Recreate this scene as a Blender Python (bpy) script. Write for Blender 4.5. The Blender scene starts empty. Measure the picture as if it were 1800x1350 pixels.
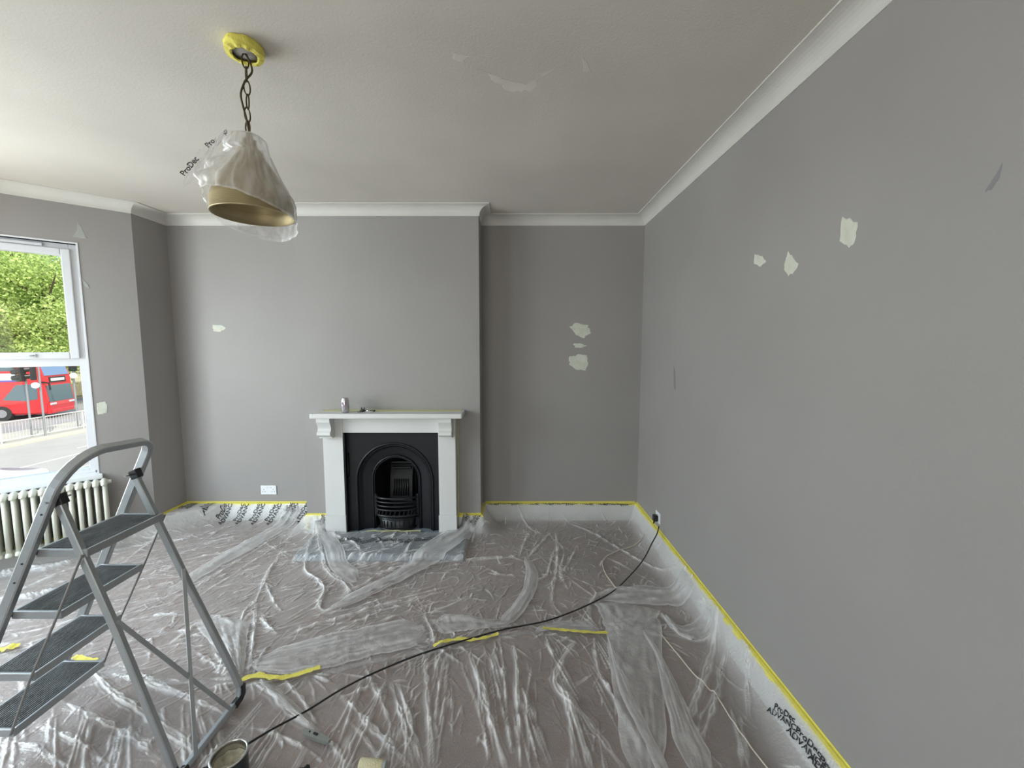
import bpy, bmesh, math, random
import numpy as np
from mathutils import Vector, Matrix
from mathutils import noise as mnoise

random.seed(7)
rng = np.random.default_rng(7)
SC = bpy.context.scene
COL = SC.collection
PI = math.pi

# ------------------------------------------------------------------ camera
F = 720.0                      # focal length in pixels of the 1800 x 1350 frame
PITCH = math.radians(5.3)
CAMH = 1.64
cam_d = bpy.data.cameras.new('camera')
cam_d.sensor_width = 36.0
cam_d.lens = F / 1800.0 * 36.0
cam_d.clip_start = 0.02
cam_d.clip_end = 400
cam = bpy.data.objects.new('camera', cam_d)
COL.objects.link(cam)
cam.location = (0, 0, CAMH)
cam.rotation_euler = (PI / 2 - PITCH, 0, 0)
SC.camera = cam

# ------------------------------------------------------------------ light
SC.view_settings.view_transform = 'Standard'
SC.view_settings.look = 'None'
SC.view_settings.gamma = 1.0
SC.view_settings.use_curve_mapping = False
SC.view_settings.exposure = 0.10
w = bpy.data.worlds.new('sky')
SC.world = w
w.use_nodes = True
nt = w.node_tree
nt.nodes.clear()
wo = nt.nodes.new('ShaderNodeOutputWorld')
bg = nt.nodes.new('ShaderNodeBackground')
sky = nt.nodes.new('ShaderNodeTexSky')
sky.sky_type = 'NISHITA'
sky.sun_disc = False
sky.sun_elevation = math.radians(48)
sky.sun_rotation = math.radians(120)
sky.air_density = 1.2
sky.dust_density = 2.5
nt.links.new(sky.outputs[0], bg.inputs[0])
bg.inputs[1].default_value = 0.32
nt.links.new(bg.outputs[0], wo.inputs[0])


def lamp(name, kind, loc, direction, energy, color, size=None):
    l = bpy.data.lights.new(name, kind)
    l.energy = energy
    l.color = color
    if kind == 'AREA':
        l.shape = 'RECTANGLE'
        l.size, l.size_y = size
    o = bpy.data.objects.new(name, l)
    COL.objects.link(o)
    o.location = loc
    o.rotation_euler = Vector(direction).to_track_quat('-Z', 'Y').to_euler()
    return o


s = lamp('sun', 'SUN', (0, 0, 20), (-0.45, 0.5, -0.75), 3.6, (1.0, 0.95, 0.86))
s.data.angle = math.radians(0.6)
# added area lamps at the bay windows outside the picture, boosting their daylight indoors
lamp('fill_bay_front_sky', 'AREA', (-4.12, 1.55, 1.55), (0.84, 0.14, -0.50), 92, (0.68, 0.85, 1.0), (1.7, 1.75))
lamp('fill_bay_front_street', 'AREA', (-4.13, 1.55, 1.50), (0.88, 0.10, 0.36), 54, (1.0, 0.90, 0.71), (1.7, 1.75))
lamp('fill_bay_near', 'AREA', (-3.62, 0.12, 1.50), (0.66, 0.75, -0.25), 24, (0.74, 0.88, 1.0), (0.62, 1.8))
lamp('fill_rear', 'AREA', (-1.3, -1.84, 1.5), (0.1, 1, 0.10), 36, (1.0, 0.96, 0.90), (1.6, 1.6))  # unseen lamp added behind the camera to brighten the right wall


# ------------------------------------------------------------------ pixel helpers
def ray(u, v):
    x = (u - 900) / F
    y = (v - 675) / F
    return Vector((x, math.cos(PITCH) - y * math.sin(PITCH), -math.sin(PITCH) - y * math.cos(PITCH)))


def on_z(u, v, z=0.0):
    d = ray(u, v)
    t = (z - CAMH) / d.z
    return Vector((d.x * t, d.y * t, z))


def on_y(u, v, Y):
    d = ray(u, v)
    t = Y / d.y
    return Vector((d.x * t, Y, CAMH + d.z * t))


def on_x(u, v, X):
    d = ray(u, v)
    t = X / d.x
    return Vector((X, d.y * t, CAMH + d.z * t))


# ------------------------------------------------------------------ materials
MATS = {}


def mat(name, color, rough=0.5, metal=0.0, spec=0.5, var=0.0, scale=8.0, bump=0.0, bscale=60.0, coat=0.0, emis=None, stretch=None):
    if name in MATS:
        return MATS[name]
    m = bpy.data.materials.new(name)
    m.use_nodes = True
    t = m.node_tree
    b = t.nodes['Principled BSDF']
    b.inputs['Base Color'].default_value = (*color, 1)
    b.inputs['Roughness'].default_value = rough
    b.inputs['Metallic'].default_value = metal
    b.inputs['Specular IOR Level'].default_value = spec
    if coat:
        b.inputs['Coat Weight'].default_value = coat
    tc = t.nodes.new('ShaderNodeTexCoord')
    src = tc.outputs['Object']
    if stretch:
        mp = t.nodes.new('ShaderNodeMapping')
        mp.inputs['Scale'].default_value = stretch
        t.links.new(src, mp.inputs[0])
        src = mp.outputs[0]
    if var > 0:
        n = t.nodes.new('ShaderNodeTexNoise')
        n.inputs['Scale'].default_value = scale
        n.inputs['Detail'].default_value = 4
        t.links.new(src, n.inputs['Vector'])
        r = t.nodes.new('ShaderNodeMapRange')
        r.inputs['From Min'].default_value = 0.3
        r.inputs['From Max'].default_value = 0.7
        r.inputs['To Min'].default_value = 1 - var
        r.inputs['To Max'].default_value = 1 + var
        t.links.new(n.outputs['Fac'], r.inputs['Value'])
        h = t.nodes.new('ShaderNodeVectorMath')
        h.operation = 'SCALE'
        h.inputs[0].default_value = color
        t.links.new(r.outputs[0], h.inputs['Scale'])
        t.links.new(h.outputs[0], b.inputs['Base Color'])
    if bump > 0:
        n2 = t.nodes.new('ShaderNodeTexNoise')
        n2.inputs['Scale'].default_value = bscale
        n2.inputs['Detail'].default_value = 3
        t.links.new(src, n2.inputs['Vector'])
        bp = t.nodes.new('ShaderNodeBump')
        bp.inputs['Strength'].default_value = bump
        bp.inputs['Distance'].default_value = 0.01
        t.links.new(n2.outputs['Fac'], bp.inputs['Height'])
        t.links.new(bp.outputs[0], b.inputs['Normal'])
    if emis:
        b.inputs['Emission Color'].default_value = (*emis[0], 1)
        b.inputs['Emission Strength'].default_value = emis[1]
    MATS[name] = m
    return m


WALL = mat('grey_wall_paint', (0.314, 0.297, 0.287), 0.62, var=0.035, scale=1.6, bump=0.10, bscale=220)
CEIL = mat('grey_ceiling_plaster', (0.625, 0.588, 0.54), 0.75, var=0.07, scale=1.3, bump=0.08, bscale=120)
WHITE = mat('white_gloss_paint', (0.665, 0.66, 0.645), 0.42, var=0.02, scale=5)
COVING = mat('white_coving_paint', (0.63, 0.615, 0.58), 0.6, var=0.03, scale=4, bump=0.1, bscale=50)
UPVC = mat('white_window_plastic', (0.72, 0.73, 0.76), 0.3)
SKIRT = mat('white_skirting_paint', (0.72, 0.74, 0.72), 0.45)
CARPET = mat('brown_carpet', (0.275, 0.200, 0.172), 0.9, var=0.22, scale=2.2, bump=0.4, bscale=180)
TAPE = mat('yellow_masking_tape', (0.78, 0.70, 0.13), 0.6, var=0.06, scale=20, bump=0.3, bscale=90)
PALETAPE = mat('pale_yellow_masking_tape', (0.66, 0.65, 0.36), 0.6, var=0.05, scale=20)
FILLER = mat('pale_wall_filler', (0.60, 0.61, 0.53), 0.85, var=0.08, scale=30)
FILLER_THIN = mat('thin_wall_filler', (0.37, 0.38, 0.36), 0.85, var=0.08, scale=30)
SMUDGE = mat('dark_wall_smudge', (0.22, 0.22, 0.225), 0.8)
IRON = mat('black_cast_iron', (0.009, 0.0095, 0.012), 0.34, metal=0.0, spec=0.38, bump=0.06, bscale=120)
HEARTH = mat('slate_hearth', (0.17, 0.21, 0.245), 0.6, var=0.1, scale=8)
ALU = mat('brushed_aluminium', (0.42, 0.44, 0.45), 0.40, metal=0.75, var=0.05, scale=20)
TREAD = mat('dark_ribbed_rubber', (0.085, 0.09, 0.092), 0.55, var=0.35, scale=14, bump=0.5, bscale=60)
BLACK = mat('black_plastic', (0.012, 0.012, 0.013), 0.4)
CHAIN = mat('antique_brass_chain', (0.10, 0.08, 0.05), 0.45, metal=0.8)
BRASS = mat('brushed_brass_shade', (0.40, 0.33, 0.19), 0.48, metal=0.8, bump=0.15, bscale=30, stretch=(1, 1, 12))
RAD = mat('cream_radiator_enamel', (0.74, 0.74, 0.64), 0.35)
SOCKET = mat('white_socket_plastic', (0.80, 0.81, 0.82), 0.3)
DARK = mat('dark_slot', (0.02, 0.02, 0.02), 0.7)
PRINT = mat('black_printed_ink', (0.02, 0.02, 0.025), 0.6)
CREAM = mat('cream_sleeve', (0.62, 0.56, 0.36), 0.8, bump=0.4, bscale=200)
BEIGE = mat('beige_cable', (0.66, 0.60, 0.52), 0.5)
STEEL = mat('bright_steel', (0.72, 0.72, 0.72), 0.22, metal=1.0)


def film_material(name, base, haze_gain, bump, rough=0.30):
    m = bpy.data.materials.new(name)
    m.use_nodes = True
    t = m.node_tree
    t.nodes.clear()
    L = t.links.new
    out = t.nodes.new('ShaderNodeOutputMaterial')
    tr = t.nodes.new('ShaderNodeBsdfTransparent')
    tr.inputs[0].default_value = (0.97, 0.97, 0.98, 1)
    df = t.nodes.new('ShaderNodeBsdfDiffuse')
    df.inputs[0].default_value = (0.90, 0.885, 0.87, 1)
    tl = t.nodes.new('ShaderNodeBsdfTranslucent')
    tl.inputs[0].default_value = (0.8, 0.8, 0.8, 1)
    mx0 = t.nodes.new('ShaderNodeMixShader')
    mx0.inputs[0].default_value = 0.25
    L(df.outputs[0], mx0.inputs[1])
    L(tl.outputs[0], mx0.inputs[2])
    at = t.nodes.new('ShaderNodeAttribute')
    at.attribute_name = 'haze'
    ma = t.nodes.new('ShaderNodeMath')
    ma.operation = 'MULTIPLY_ADD'
    ma.inputs[1].default_value = haze_gain
    ma.inputs[2].default_value = base
    L(at.outputs['Fac'], ma.inputs[0])
    tc = t.nodes.new('ShaderNodeTexCoord')
    n = t.nodes.new('ShaderNodeTexNoise')
    n.inputs['Scale'].default_value = 5
    n.inputs['Detail'].default_value = 5
    L(tc.outputs['Object'], n.inputs['Vector'])
    ma2 = t.nodes.new('ShaderNodeMath')
    ma2.operation = 'MULTIPLY_ADD'
    ma2.inputs[1].default_value = 0.22
    ma2.use_clamp = True
    L(n.outputs['Fac'], ma2.inputs[0])
    ma3 = t.nodes.new('ShaderNodeMath')
    ma3.operation = 'SUBTRACT'
    ma3.inputs[1].default_value = 0.11
    L(ma.outputs[0], ma3.inputs[0])
    L(ma3.outputs[0], ma2.inputs[2])
    lw = t.nodes.new('ShaderNodeLayerWeight')
    lw.inputs[0].default_value = 0.35
    ma4 = t.nodes.new('ShaderNodeMath')
    ma4.operation = 'MULTIPLY_ADD'
    ma4.inputs[1].default_value = 0.30
    ma4.use_clamp = True
    L(lw.outputs['Facing'], ma4.inputs[0])
    L(ma2.outputs[0], ma4.inputs[2])
    mx = t.nodes.new('ShaderNodeMixShader')
    L(ma4.outputs[0], mx.inputs[0])
    L(tr.outputs[0], mx.inputs[1])
    L(mx0.outputs[0], mx.inputs[2])
    gl = t.nodes.new('ShaderNodeBsdfGlossy')
    gl.inputs['Roughness'].default_value = rough
    gl.inputs[0].default_value = (1, 1, 1, 1)
    nn = t.nodes.new('ShaderNodeTexNoise')
    nn.inputs['Scale'].default_value = 38
    nn.inputs['Detail'].default_value = 4
    nn.inputs['Distortion'].default_value = 1.2
    L(tc.outputs['Object'], nn.inputs['Vector'])
    bp = t.nodes.new('ShaderNodeBump')
    bp.inputs['Strength'].default_value = bump
    bp.inputs['Distance'].default_value = 0.012
    L(nn.outputs['Fac'], bp.inputs['Height'])
    L(bp.outputs[0], gl.inputs['Normal'])
    L(bp.outputs[0], df.inputs['Normal'])
    lf = t.nodes.new('ShaderNodeLayerWeight')
    lf.inputs[0].default_value = 0.5
    L(bp.outputs[0], lf.inputs['Normal'])
    pw = t.nodes.new('ShaderNodeMath')
    pw.operation = 'POWER'
    pw.inputs[1].default_value = 4.0
    L(lf.outputs['Facing'], pw.inputs[0])
    fr = t.nodes.new('ShaderNodeMath')
    fr.operation = 'MULTIPLY_ADD'
    fr.inputs[1].default_value = 0.6
    fr.inputs[2].default_value = 0.055
    L(pw.outputs[0], fr.inputs[0])
    mx2 = t.nodes.new('ShaderNodeMixShader')
    L(fr.outputs[0], mx2.inputs[0])
    L(mx.outputs[0], mx2.inputs[1])
    L(gl.outputs[0], mx2.inputs[2])
    L(mx2.outputs[0], out.inputs[0])
    MATS[name] = m
    return m


FILM = film_material('thin_clear_polythene', 0.10, 1.1, 0.5)
FOLDFILM = film_material('folded_polythene', 0.02, 0.9, 0.5)
BAGFILM = film_material('polythene_bag_film', 0.13, 0.55, 0.3, 0.40)


def glass_material():
    m = bpy.data.materials.new('window_glass')
    m.use_nodes = True
    t = m.node_tree
    t.nodes.clear()
    out = t.nodes.new('ShaderNodeOutputMaterial')
    tr = t.nodes.new('ShaderNodeBsdfTransparent')
    tr.inputs[0].default_value = (0.96, 0.98, 0.97, 1)
    gl = t.nodes.new('ShaderNodeBsdfGlossy')
    gl.inputs['Roughness'].default_value = 0.02
    mx = t.nodes.new('ShaderNodeMixShader')
    mx.inputs[0].default_value = 0.01
    t.links.new(tr.outputs[0], mx.inputs[1])
    t.links.new(gl.outputs[0], mx.inputs[2])
    t.links.new(mx.outputs[0], out.inputs[0])
    return m


GLASS = glass_material()


# ------------------------------------------------------------------ mesh helpers
def obj(name, bm_or_me, m, parent=None, smooth=False, **props):
    if isinstance(bm_or_me, bmesh.types.BMesh):
        me = bpy.data.meshes.new(name)
        bmesh.ops.recalc_face_normals(bm_or_me, faces=bm_or_me.faces[:]) if len(bm_or_me.faces) < 60000 else None
        bm_or_me.to_mesh(me)
        bm_or_me.free()
    else:
        me = bm_or_me
    if m is not None and not me.materials:
        me.materials.append(m)
    if smooth:
        for p in me.polygons:
            p.use_smooth = True
    o = bpy.data.objects.new(name, me)
    COL.objects.link(o)
    if parent is not None:
        o.parent = parent
    for k, v in props.items():
        o[k] = v
    return o


def thing(name, label, category, loc=(0, 0, 0), rz=0.0, group=None):
    o = bpy.data.objects.new(name, None)
    o.empty_display_size = 0.1
    COL.objects.link(o)
    o.location = loc
    o.rotation_euler = (0, 0, rz)
    o['label'] = label
    o['category'] = category
    if group:
        o['group'] = group
    return o


def NB():
    return bmesh.new()


def box(bm, x0, x1, y0, y1, z0, z1, bevel=0.0, M=None):
    r = bmesh.ops.create_cube(bm, size=1.0)
    vs = r['verts']
    for v in vs:
        v.co = Vector(((x0 + x1) / 2 + v.co.x * (x1 - x0), (y0 + y1) / 2 + v.co.y * (y1 - y0), (z0 + z1) / 2 + v.co.z * (z1 - z0)))
    if bevel > 0:
        es = list({e for v in vs for e in v.link_edges})
        b = bmesh.ops.bevel(bm, geom=es, offset=bevel, segments=2, affect='EDGES', profile=0.6)
        vs = list({v for f in b['faces'] for v in f.verts} | {v for v in vs if v.is_valid})
    if M is not None:
        for v in vs:
            v.co = M @ v.co
    return vs


def tube(bm, pts, r, seg=10, flat=1.0, cap=True, up=None, rect=False, closed=False):
    """sweep a round, elliptical or rectangular section along points; r may be a list"""
    pts = [Vector(p) for p in pts]
    n = len(pts)
    rings = []
    prev = None
    for i, p in enumerate(pts):
        if closed:
            d = (pts[(i + 1) % n] - pts[i - 1]).normalized()
        elif i == 0:
            d = (pts[1] - p).normalized()
        elif i == n - 1:
            d = (p - pts[i - 1]).normalized()
        else:
            d = ((pts[i + 1] - p).normalized() + (p - pts[i - 1]).normalized()).normalized()
        if up is not None:
            a = Vector(up) - d * d.dot(Vector(up))
            a = a.normalized()
        elif prev is None:
            a = d.orthogonal().normalized()
        else:
            a = (prev - d * d.dot(prev)).normalized()
        prev = a
        b = d.cross(a)
        rr = r[i] if isinstance(r, (list, tuple)) else r
        ring = []
        if rect:
            k = 0.25
            cs = [(1, 1 - k), (1 - k, 1), (k - 1, 1), (-1, 1 - k), (-1, k - 1), (k - 1, -1), (1 - k, -1), (1, k - 1)]
            for (ca, cb) in cs:
                ring.append(bm.verts.new(p + a * (rr * ca) + b * (rr * flat * cb)))
        else:
            for k in range(seg):
                t = 2 * PI * k / seg
                ring.append(bm.verts.new(p + a * (rr * math.cos(t)) + b * (rr * flat * math.sin(t))))
        rings.append(ring)
    m = len(rings[0])
    rng_ = range(n) if closed else range(n - 1)
    for i in rng_:
        A, B = rings[i], rings[(i + 1) % n]
        for k in range(m):
            bm.faces.new((A[k], A[(k + 1) % m], B[(k + 1) % m], B[k]))
    if cap and not closed:
        bm.faces.new(rings[0][::-1])
        bm.faces.new(rings[-1])


def lathe(bm, prof, seg=48, c=(0, 0, 0), close=False):
    rings = []
    for (r, z) in prof:
        rings.append([bm.verts.new((c[0] + r * math.cos(2 * PI * k / seg), c[1] + r * math.sin(2 * PI * k / seg), c[2] + z)) for k in range(seg)])
    for A, B in zip(rings[:-1], rings[1:]):
        for k in range(seg):
            bm.faces.new((A[k], A[(k + 1) % seg], B[(k + 1) % seg], B[k]))
    if close:
        if prof[0][0] > 1e-5:
            bm.faces.new(rings[0][::-1])
        if prof[-1][0] > 1e-5:
            bm.faces.new(rings[-1])


def prism(bm, poly, axis, a0, a1):
    """extrude a 2D polygon along an axis: 'x' -> poly (y,z), 'y' -> poly (x,z), 'z' -> poly (x,y)"""
    def P(p, a):
        if axis == 'x':
            return (a, p[0], p[1])
        if axis == 'y':
            return (p[0], a, p[1])
        return (p[0], p[1], a)
    A = [bm.verts.new(P(p, a0)) for p in poly]
    B = [bm.verts.new(P(p, a1)) for p in poly]
    n = len(poly)
    bm.faces.new(A[::-1])
    bm.faces.new(B)
    for i in range(n):
        bm.faces.new((A[i], A[(i + 1) % n], B[(i + 1) % n], B[i]))


def smooth_path(pts, n=8):
    pts = [Vector(p) for p in pts]
    out = []
    for i in range(len(pts) - 1):
        p0 = pts[max(i - 1, 0)]
        p1, p2 = pts[i], pts[i + 1]
        p3 = pts[min(i + 2, len(pts) - 1)]
        for k in range(n):
            t = k / n
            out.append(0.5 * ((2 * p1) + (-p0 + p2) * t + (2 * p0 - 5 * p1 + 4 * p2 - p3) * t * t + (-p0 + 3 * p1 - 3 * p2 + p3) * t ** 3))
    out.append(pts[-1])
    return out


def wall_sweep(bm, path, prof, closed_prof=True):
    """mitred sweep of profile (distance into the room, z) along wall line; the room lies on the LEFT of the path"""
    n = len(path)
    dirs = []
    for i in range(n - 1):
        d = Vector((path[i + 1][0] - path[i][0], path[i + 1][1] - path[i][1]))
        dirs.append(d.normalized())
    rings = []
    for i in range(n):
        if i == 0:
            nn = Vector((-dirs[0].y, dirs[0].x)); k = 1
        elif i == n - 1:
            nn = Vector((-dirs[-1].y, dirs[-1].x)); k = 1
        else:
            a = Vector((-dirs[i - 1].y, dirs[i - 1].x))
            b = Vector((-dirs[i].y, dirs[i].x))
            nn = (a + b).normalized()
            k = 1 / max(0.3, nn.dot(a))
        rings.append([bm.verts.new((path[i][0] + nn.x * d * k, path[i][1] + nn.y * d * k, z)) for d, z in prof])
    m = len(prof)
    for A, B in zip(rings[:-1], rings[1:]):
        for k in range(m if closed_prof else m - 1):
            bm.faces.new((A[k], B[k], B[(k + 1) % m], A[(k + 1) % m]))
    if closed_prof:
        bm.faces.new(rings[0])
        bm.faces.new(rings[-1][::-1])


# ------------------------------------------------------------------ room shell
XR, YB, H = 1.18, 3.75, 2.78
XL, YS = -3.07, 3.41
BX0, BX1, BY = -1.80, -0.275, 3.48
YF = -1.7
OPX0, OPX1, OPZ = -1.42, -0.62, 0.915
DX, DY = -0.7503, -0.6611
BAYLEN = 1.25
BAYROT = math.atan2(DY, DX)
P1 = (XL + DX * BAYLEN, YS + DY * BAYLEN)
P2 = (P1[0], 0.60)
P3 = (XL, 0.60 - BAYLEN * 0.6611)


def bay(s, o, z):
    return Vector((XL + DX * s - DY * o, YS + DY * s + DX * o, z))


def struct(name, bm, m, parent=None, **kw):
    o = obj(name, bm, m, parent, **kw)
    if parent is None:
        o['kind'] = 'structure'
    return o


bm = NB()
prism(bm, [(XR + 0.2, YF - 0.2), (XR + 0.2, YB + 0.2), (XL - 0.2, YB + 0.2), (XL - 0.2, YS), (P1[0] - 0.2, P1[1]), (P2[0] - 0.2, P2[1]), (XL - 0.2, P3[1]), (XL - 0.2, YF - 0.2)], 'z', -0.2, 0.0)
floor = struct('floor', bm, CARPET)
bm = NB()
prism(bm, [(XR + 0.2, YF - 0.2), (XR + 0.2, YB + 0.2), (XL - 0.3, YB + 0.2), (XL - 0.3, YS), (P1[0] - 0.3, P1[1]), (P2[0] - 0.3, P2[1]), (XL - 0.3, P3[1]), (XL - 0.3, YF - 0.2)], 'z', H, H + 0.2)
ceiling = struct('ceiling', bm, CEIL)
bm = NB(); box(bm, XR, XR + 0.2, YF - 0.2, YB + 0.2, 0, H)
wall_right = struct('wall_right', bm, WALL)
bm = NB(); box(bm, XL - 0.2, XR, YB, YB + 0.2, 0, H)
wall_back = struct('wall_back', bm, WALL)
bm = NB(); box(bm, XL - 0.2, XL, YS, YB, 0, H)
wall_left = struct('wall_left', bm, WALL)
bm = NB()
box(bm, BX0, OPX0, BY, YB, 0, H)
box(bm, OPX1, BX1, BY, YB, 0, H)
box(bm, OPX0, OPX1, BY, YB, OPZ, H)
wall_chimney = struct('wall_chimney', bm, WALL)
# front wall behind the camera, with a window opening
bm = NB()
box(bm, XL - 0.2, -2.2, YF - 0.2, YF, 0, H)
box(bm, -0.4, XR, YF - 0.2, YF, 0, H)
box(bm, -2.2, -0.4, YF - 0.2, YF, 0, 0.6)
box(bm, -2.2, -0.4, YF - 0.2, YF, 2.4, H)
struct('wall_front', bm, WALL)
bm = NB(); box(bm, XL - 0.2, XL, YF, P3[1], 0, H)
struct('wall_left_rear', bm, WALL)
# bay: far cant (in view), front, near cant
WS0, WS1, WZ0, WZ1 = 0.325, 0.95, 0.62, 2.41


def holed(bm, a0, a1, h0, h1, z0, z1, t0=-0.24, t1=0.0):
    box(bm, a0, h0, t0, t1, 0, H)
    box(bm, h1, a1, t0, t1, 0, H)
    box(bm, h0, h1, t0, t1, 0, z0)
    box(bm, h0, h1, t0, t1, z1, H)


bm = NB(); holed(bm, 0.0, BAYLEN, WS0, WS1, WZ0, WZ1)
wall_bay = struct('wall_bay', bm, WALL)
wall_bay.location = (XL, YS, 0); wall_bay.rotation_euler = (0, 0, BAYROT)
bm = NB(); holed(bm, 0.0, P1[1] - P2[1], 0.14, P1[1] - P2[1] - 0.14, 0.62, 2.41)
wb = struct('wall_bay_front', bm, WALL)
wb.location = (P1[0], P1[1], 0); wb.rotation_euler = (0, 0, -PI / 2)
bm = NB(); holed(bm, 0.0, BAYLEN, 0.3, 0.92, 0.62, 2.41)
wb = struct('wall_bay_near', bm, WALL)
wb.location = (P2[0], P2[1], 0); wb.rotation_euler = (0, 0, math.atan2(P3[1] - P2[1], P3[0] - P2[0]))

# cornice (coving): cove profile swept right round the room
WALLPATH = [(XR, YF), (XR, YB), (BX1, YB), (BX1, BY), (BX0, BY), (BX0, YB), (XL, YB), (XL, YS), P1, P2, P3, (XL, YF)]
cz, cp = 0.072, 0.094
prof = [(0, H), (0, H - cz - 0.006), (0.006, H - cz - 0.006), (0.006, H - cz)]
for k in range(1, 8):
    t = k / 8 * PI / 2
    prof.append((cp - 0.008 - (cp - 0.014) * math.cos(t), H - cz + (cz - 0.008) * math.sin(t)))
prof += [(cp - 0.006, H - 0.007), (cp, H - 0.007), (cp, H)]
bm = NB(); wall_sweep(bm, WALLPATH, prof)
trim = struct('trim_1', bm, COVING)
# skirting boards
SK = [(0, 0), (0, 0.168), (0.008, 0.168), (0.014, 0.155), (0.018, 0.140), (0.018, 0)]
for nm, pth in (('baseboard_right', [(XR, YF), (XR, YB - 0.001)]),
                ('baseboard_back', [(XR - 0.018, YB), (BX1, YB), (BX1, BY), (-0.47, BY)]),
                ('baseboard_back_left', [(-1.60, BY), (BX0, BY), (BX0, YB), (XL, YB), (XL, YS), P1]),
                ('baseboard_left', [P1, P2, P3, (XL, YF)])):
    bm = NB(); wall_sweep(bm, pth, SK)
    struct(nm, bm, SKIRT)


# filler patches on the walls
def patch(parent, pix, place, m, off, name='filler_patch', n=4, rough=0.12):
    """irregular thin patch from an outline on the wall; place maps a pixel to the wall plane"""
    pts = [Vector(place(*p)) for p in pix]
    c = sum(pts, Vector()) / len(pts)
    out = []
    L = len(pts)
    for i in range(L):
        a, b = pts[i], pts[(i + 1) % L]
        for k in range(n):
            p = a.lerp(b, k / n)
            q = c + (p - c) * (1 + random.uniform(-rough, rough))
            out.append(q)
    bm = NB()
    off = Vector(off)
    inv = parent.matrix_basis.inverted() if parent else Matrix()
    A = [bm.verts.new(inv @ (q + off * 0.1)) for q in out]
    B = [bm.verts.new(inv @ (c + (q - c) * 0.93 + off)) for q in out]
    for i in range(len(A)):
        bm.faces.new((A[i], A[(i + 1) % len(A)], B[(i + 1) % len(A)], B[i]))
    bm.faces.new(B)
    return obj(name, bm, m, parent)


def wr(u, v): return on_x(u, v, XR)
def wk(u, v): return on_y(u, v, YB)
def wc(u, v): return on_y(u, v, BY)


def wy(u, v):
    d = ray(u, v)
    # plane of the bay cant
    nrm = Vector((-DY, DX, 0)); p0 = Vector((XL, YS, 0)); o = Vector((0, 0, CAMH))
    t = (p0 - o).dot(nrm) / d.dot(nrm)
    return o + d * t


OX, OY = (-0.0015, 0, 0), (0, -0.0015, 0)
patch(wall_right, [(1326, 446), (1340, 450), (1348, 460), (1337, 469), (1326, 464)], wr, FILLER, OX)
patch(wall_right, [(1386, 443), (1398, 456), (1404, 466), (1393, 482), (1386, 485), (1378, 474), (1380, 458)], wr, FILLER, OX)
patch(wall_right, [(1481, 382), (1508, 390), (1504, 425), (1492, 434), (1476, 424)], wr, FILLER, OX)
patch(wall_right, [(1752, 305), (1762, 286), (1758, 312), (1742, 336), (1730, 337)], wr, SMUDGE, (-0.0005, 0, 0), 'smudge')
patch(wall_right, [(1184, 640), (1187, 655), (1188, 684), (1184, 683)], wr, SMUDGE, (-0.0005, 0, 0), 'smudge')
patch(wall_back, [(1001, 574), (1010, 568), (1034, 572), (1037, 586), (1025, 596), (1010, 588)], wk, FILLER, OY, n=5, rough=0.14)
patch(wall_back, [(1007, 604), (1020, 603), (1031, 607), (1022, 612), (1011, 611)], wk, FILLER, OY)
patch(wall_back, [(1002, 626), (1016, 624), (1030, 623), (1034, 635), (1028, 650), (1010, 651), (1002, 640)], wk, FILLER, OY, n=5, rough=0.14)
patch(wall_back, [(373, 571), (388, 571), (397, 577), (388, 583), (375, 582)], wk, FILLER, OY)
patch(wall_chimney, [(628, 706), (640, 698), (668, 706), (672, 718), (630, 719)], wc, mat('faint_wall_patch', (0.30, 0.298, 0.295), 0.8), (0, -0.0004, 0), 'grey_patch')  # faintly greyer patch on the chimney breast behind the mantel tool
nb = Vector((-DY, DX, 0)) * 0.0015
patch(wall_bay, [(170, 709), (184, 706), (189, 711), (188, 726), (172, 729)], wy, FILLER, nb, rough=0.06)
patch(wall_bay, [(137, 390), (146, 404), (153, 420), (140, 418), (128, 416), (136, 404)], wy, FILLER_THIN, nb)
patch(wall_bay, [(142, 487), (154, 500), (158, 508), (150, 504)], wy, FILLER_THIN, nb)
# thin skim marks on the ceiling
SKIM = mat('ceiling_skim', (0.665, 0.628, 0.580), 0.8, var=0.05, scale=10)
for pix in ([(845, 122), (880, 138), (925, 148), (975, 120), (930, 160), (905, 162), (870, 146)],
            [(1022, 95), (1034, 112), (1040, 128), (1026, 126)], [(795, 92), (822, 100), (815, 110), (797, 106)]):
    patch(ceiling, pix, lambda u, v: on_z(u, v, H), SKIM, (0, 0, -0.0006), 'skim_patch', rough=0.2)

# ------------------------------------------------------------------ window_1 in the far cant of the bay (local x along wall, y into room)
win = bpy.data.objects.new('window_1', None); COL.objects.link(win)
win['kind'] = 'structure'
win.location = (XL, YS, 0); win.rotation_euler = (0, 0, BAYROT)


def frame_rect(bm, x0, x1, z0, z1, wd, y0, y1, bev=0.004, wt=None, wbm=None):
    wt = wd if wt is None else wt
    wbm = wd if wbm is None else wbm
    box(bm, x0, x0 + wd, y0, y1, z0, z1, bev)
    box(bm, x1 - wd, x1, y0, y1, z0, z1, bev)
    box(bm, x0 + wd, x1 - wd, y0, y1, z1 - wt, z1, bev)
    box(bm, x0 + wd, x1 - wd, y0, y1, z0, z0 + wbm, bev)


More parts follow.
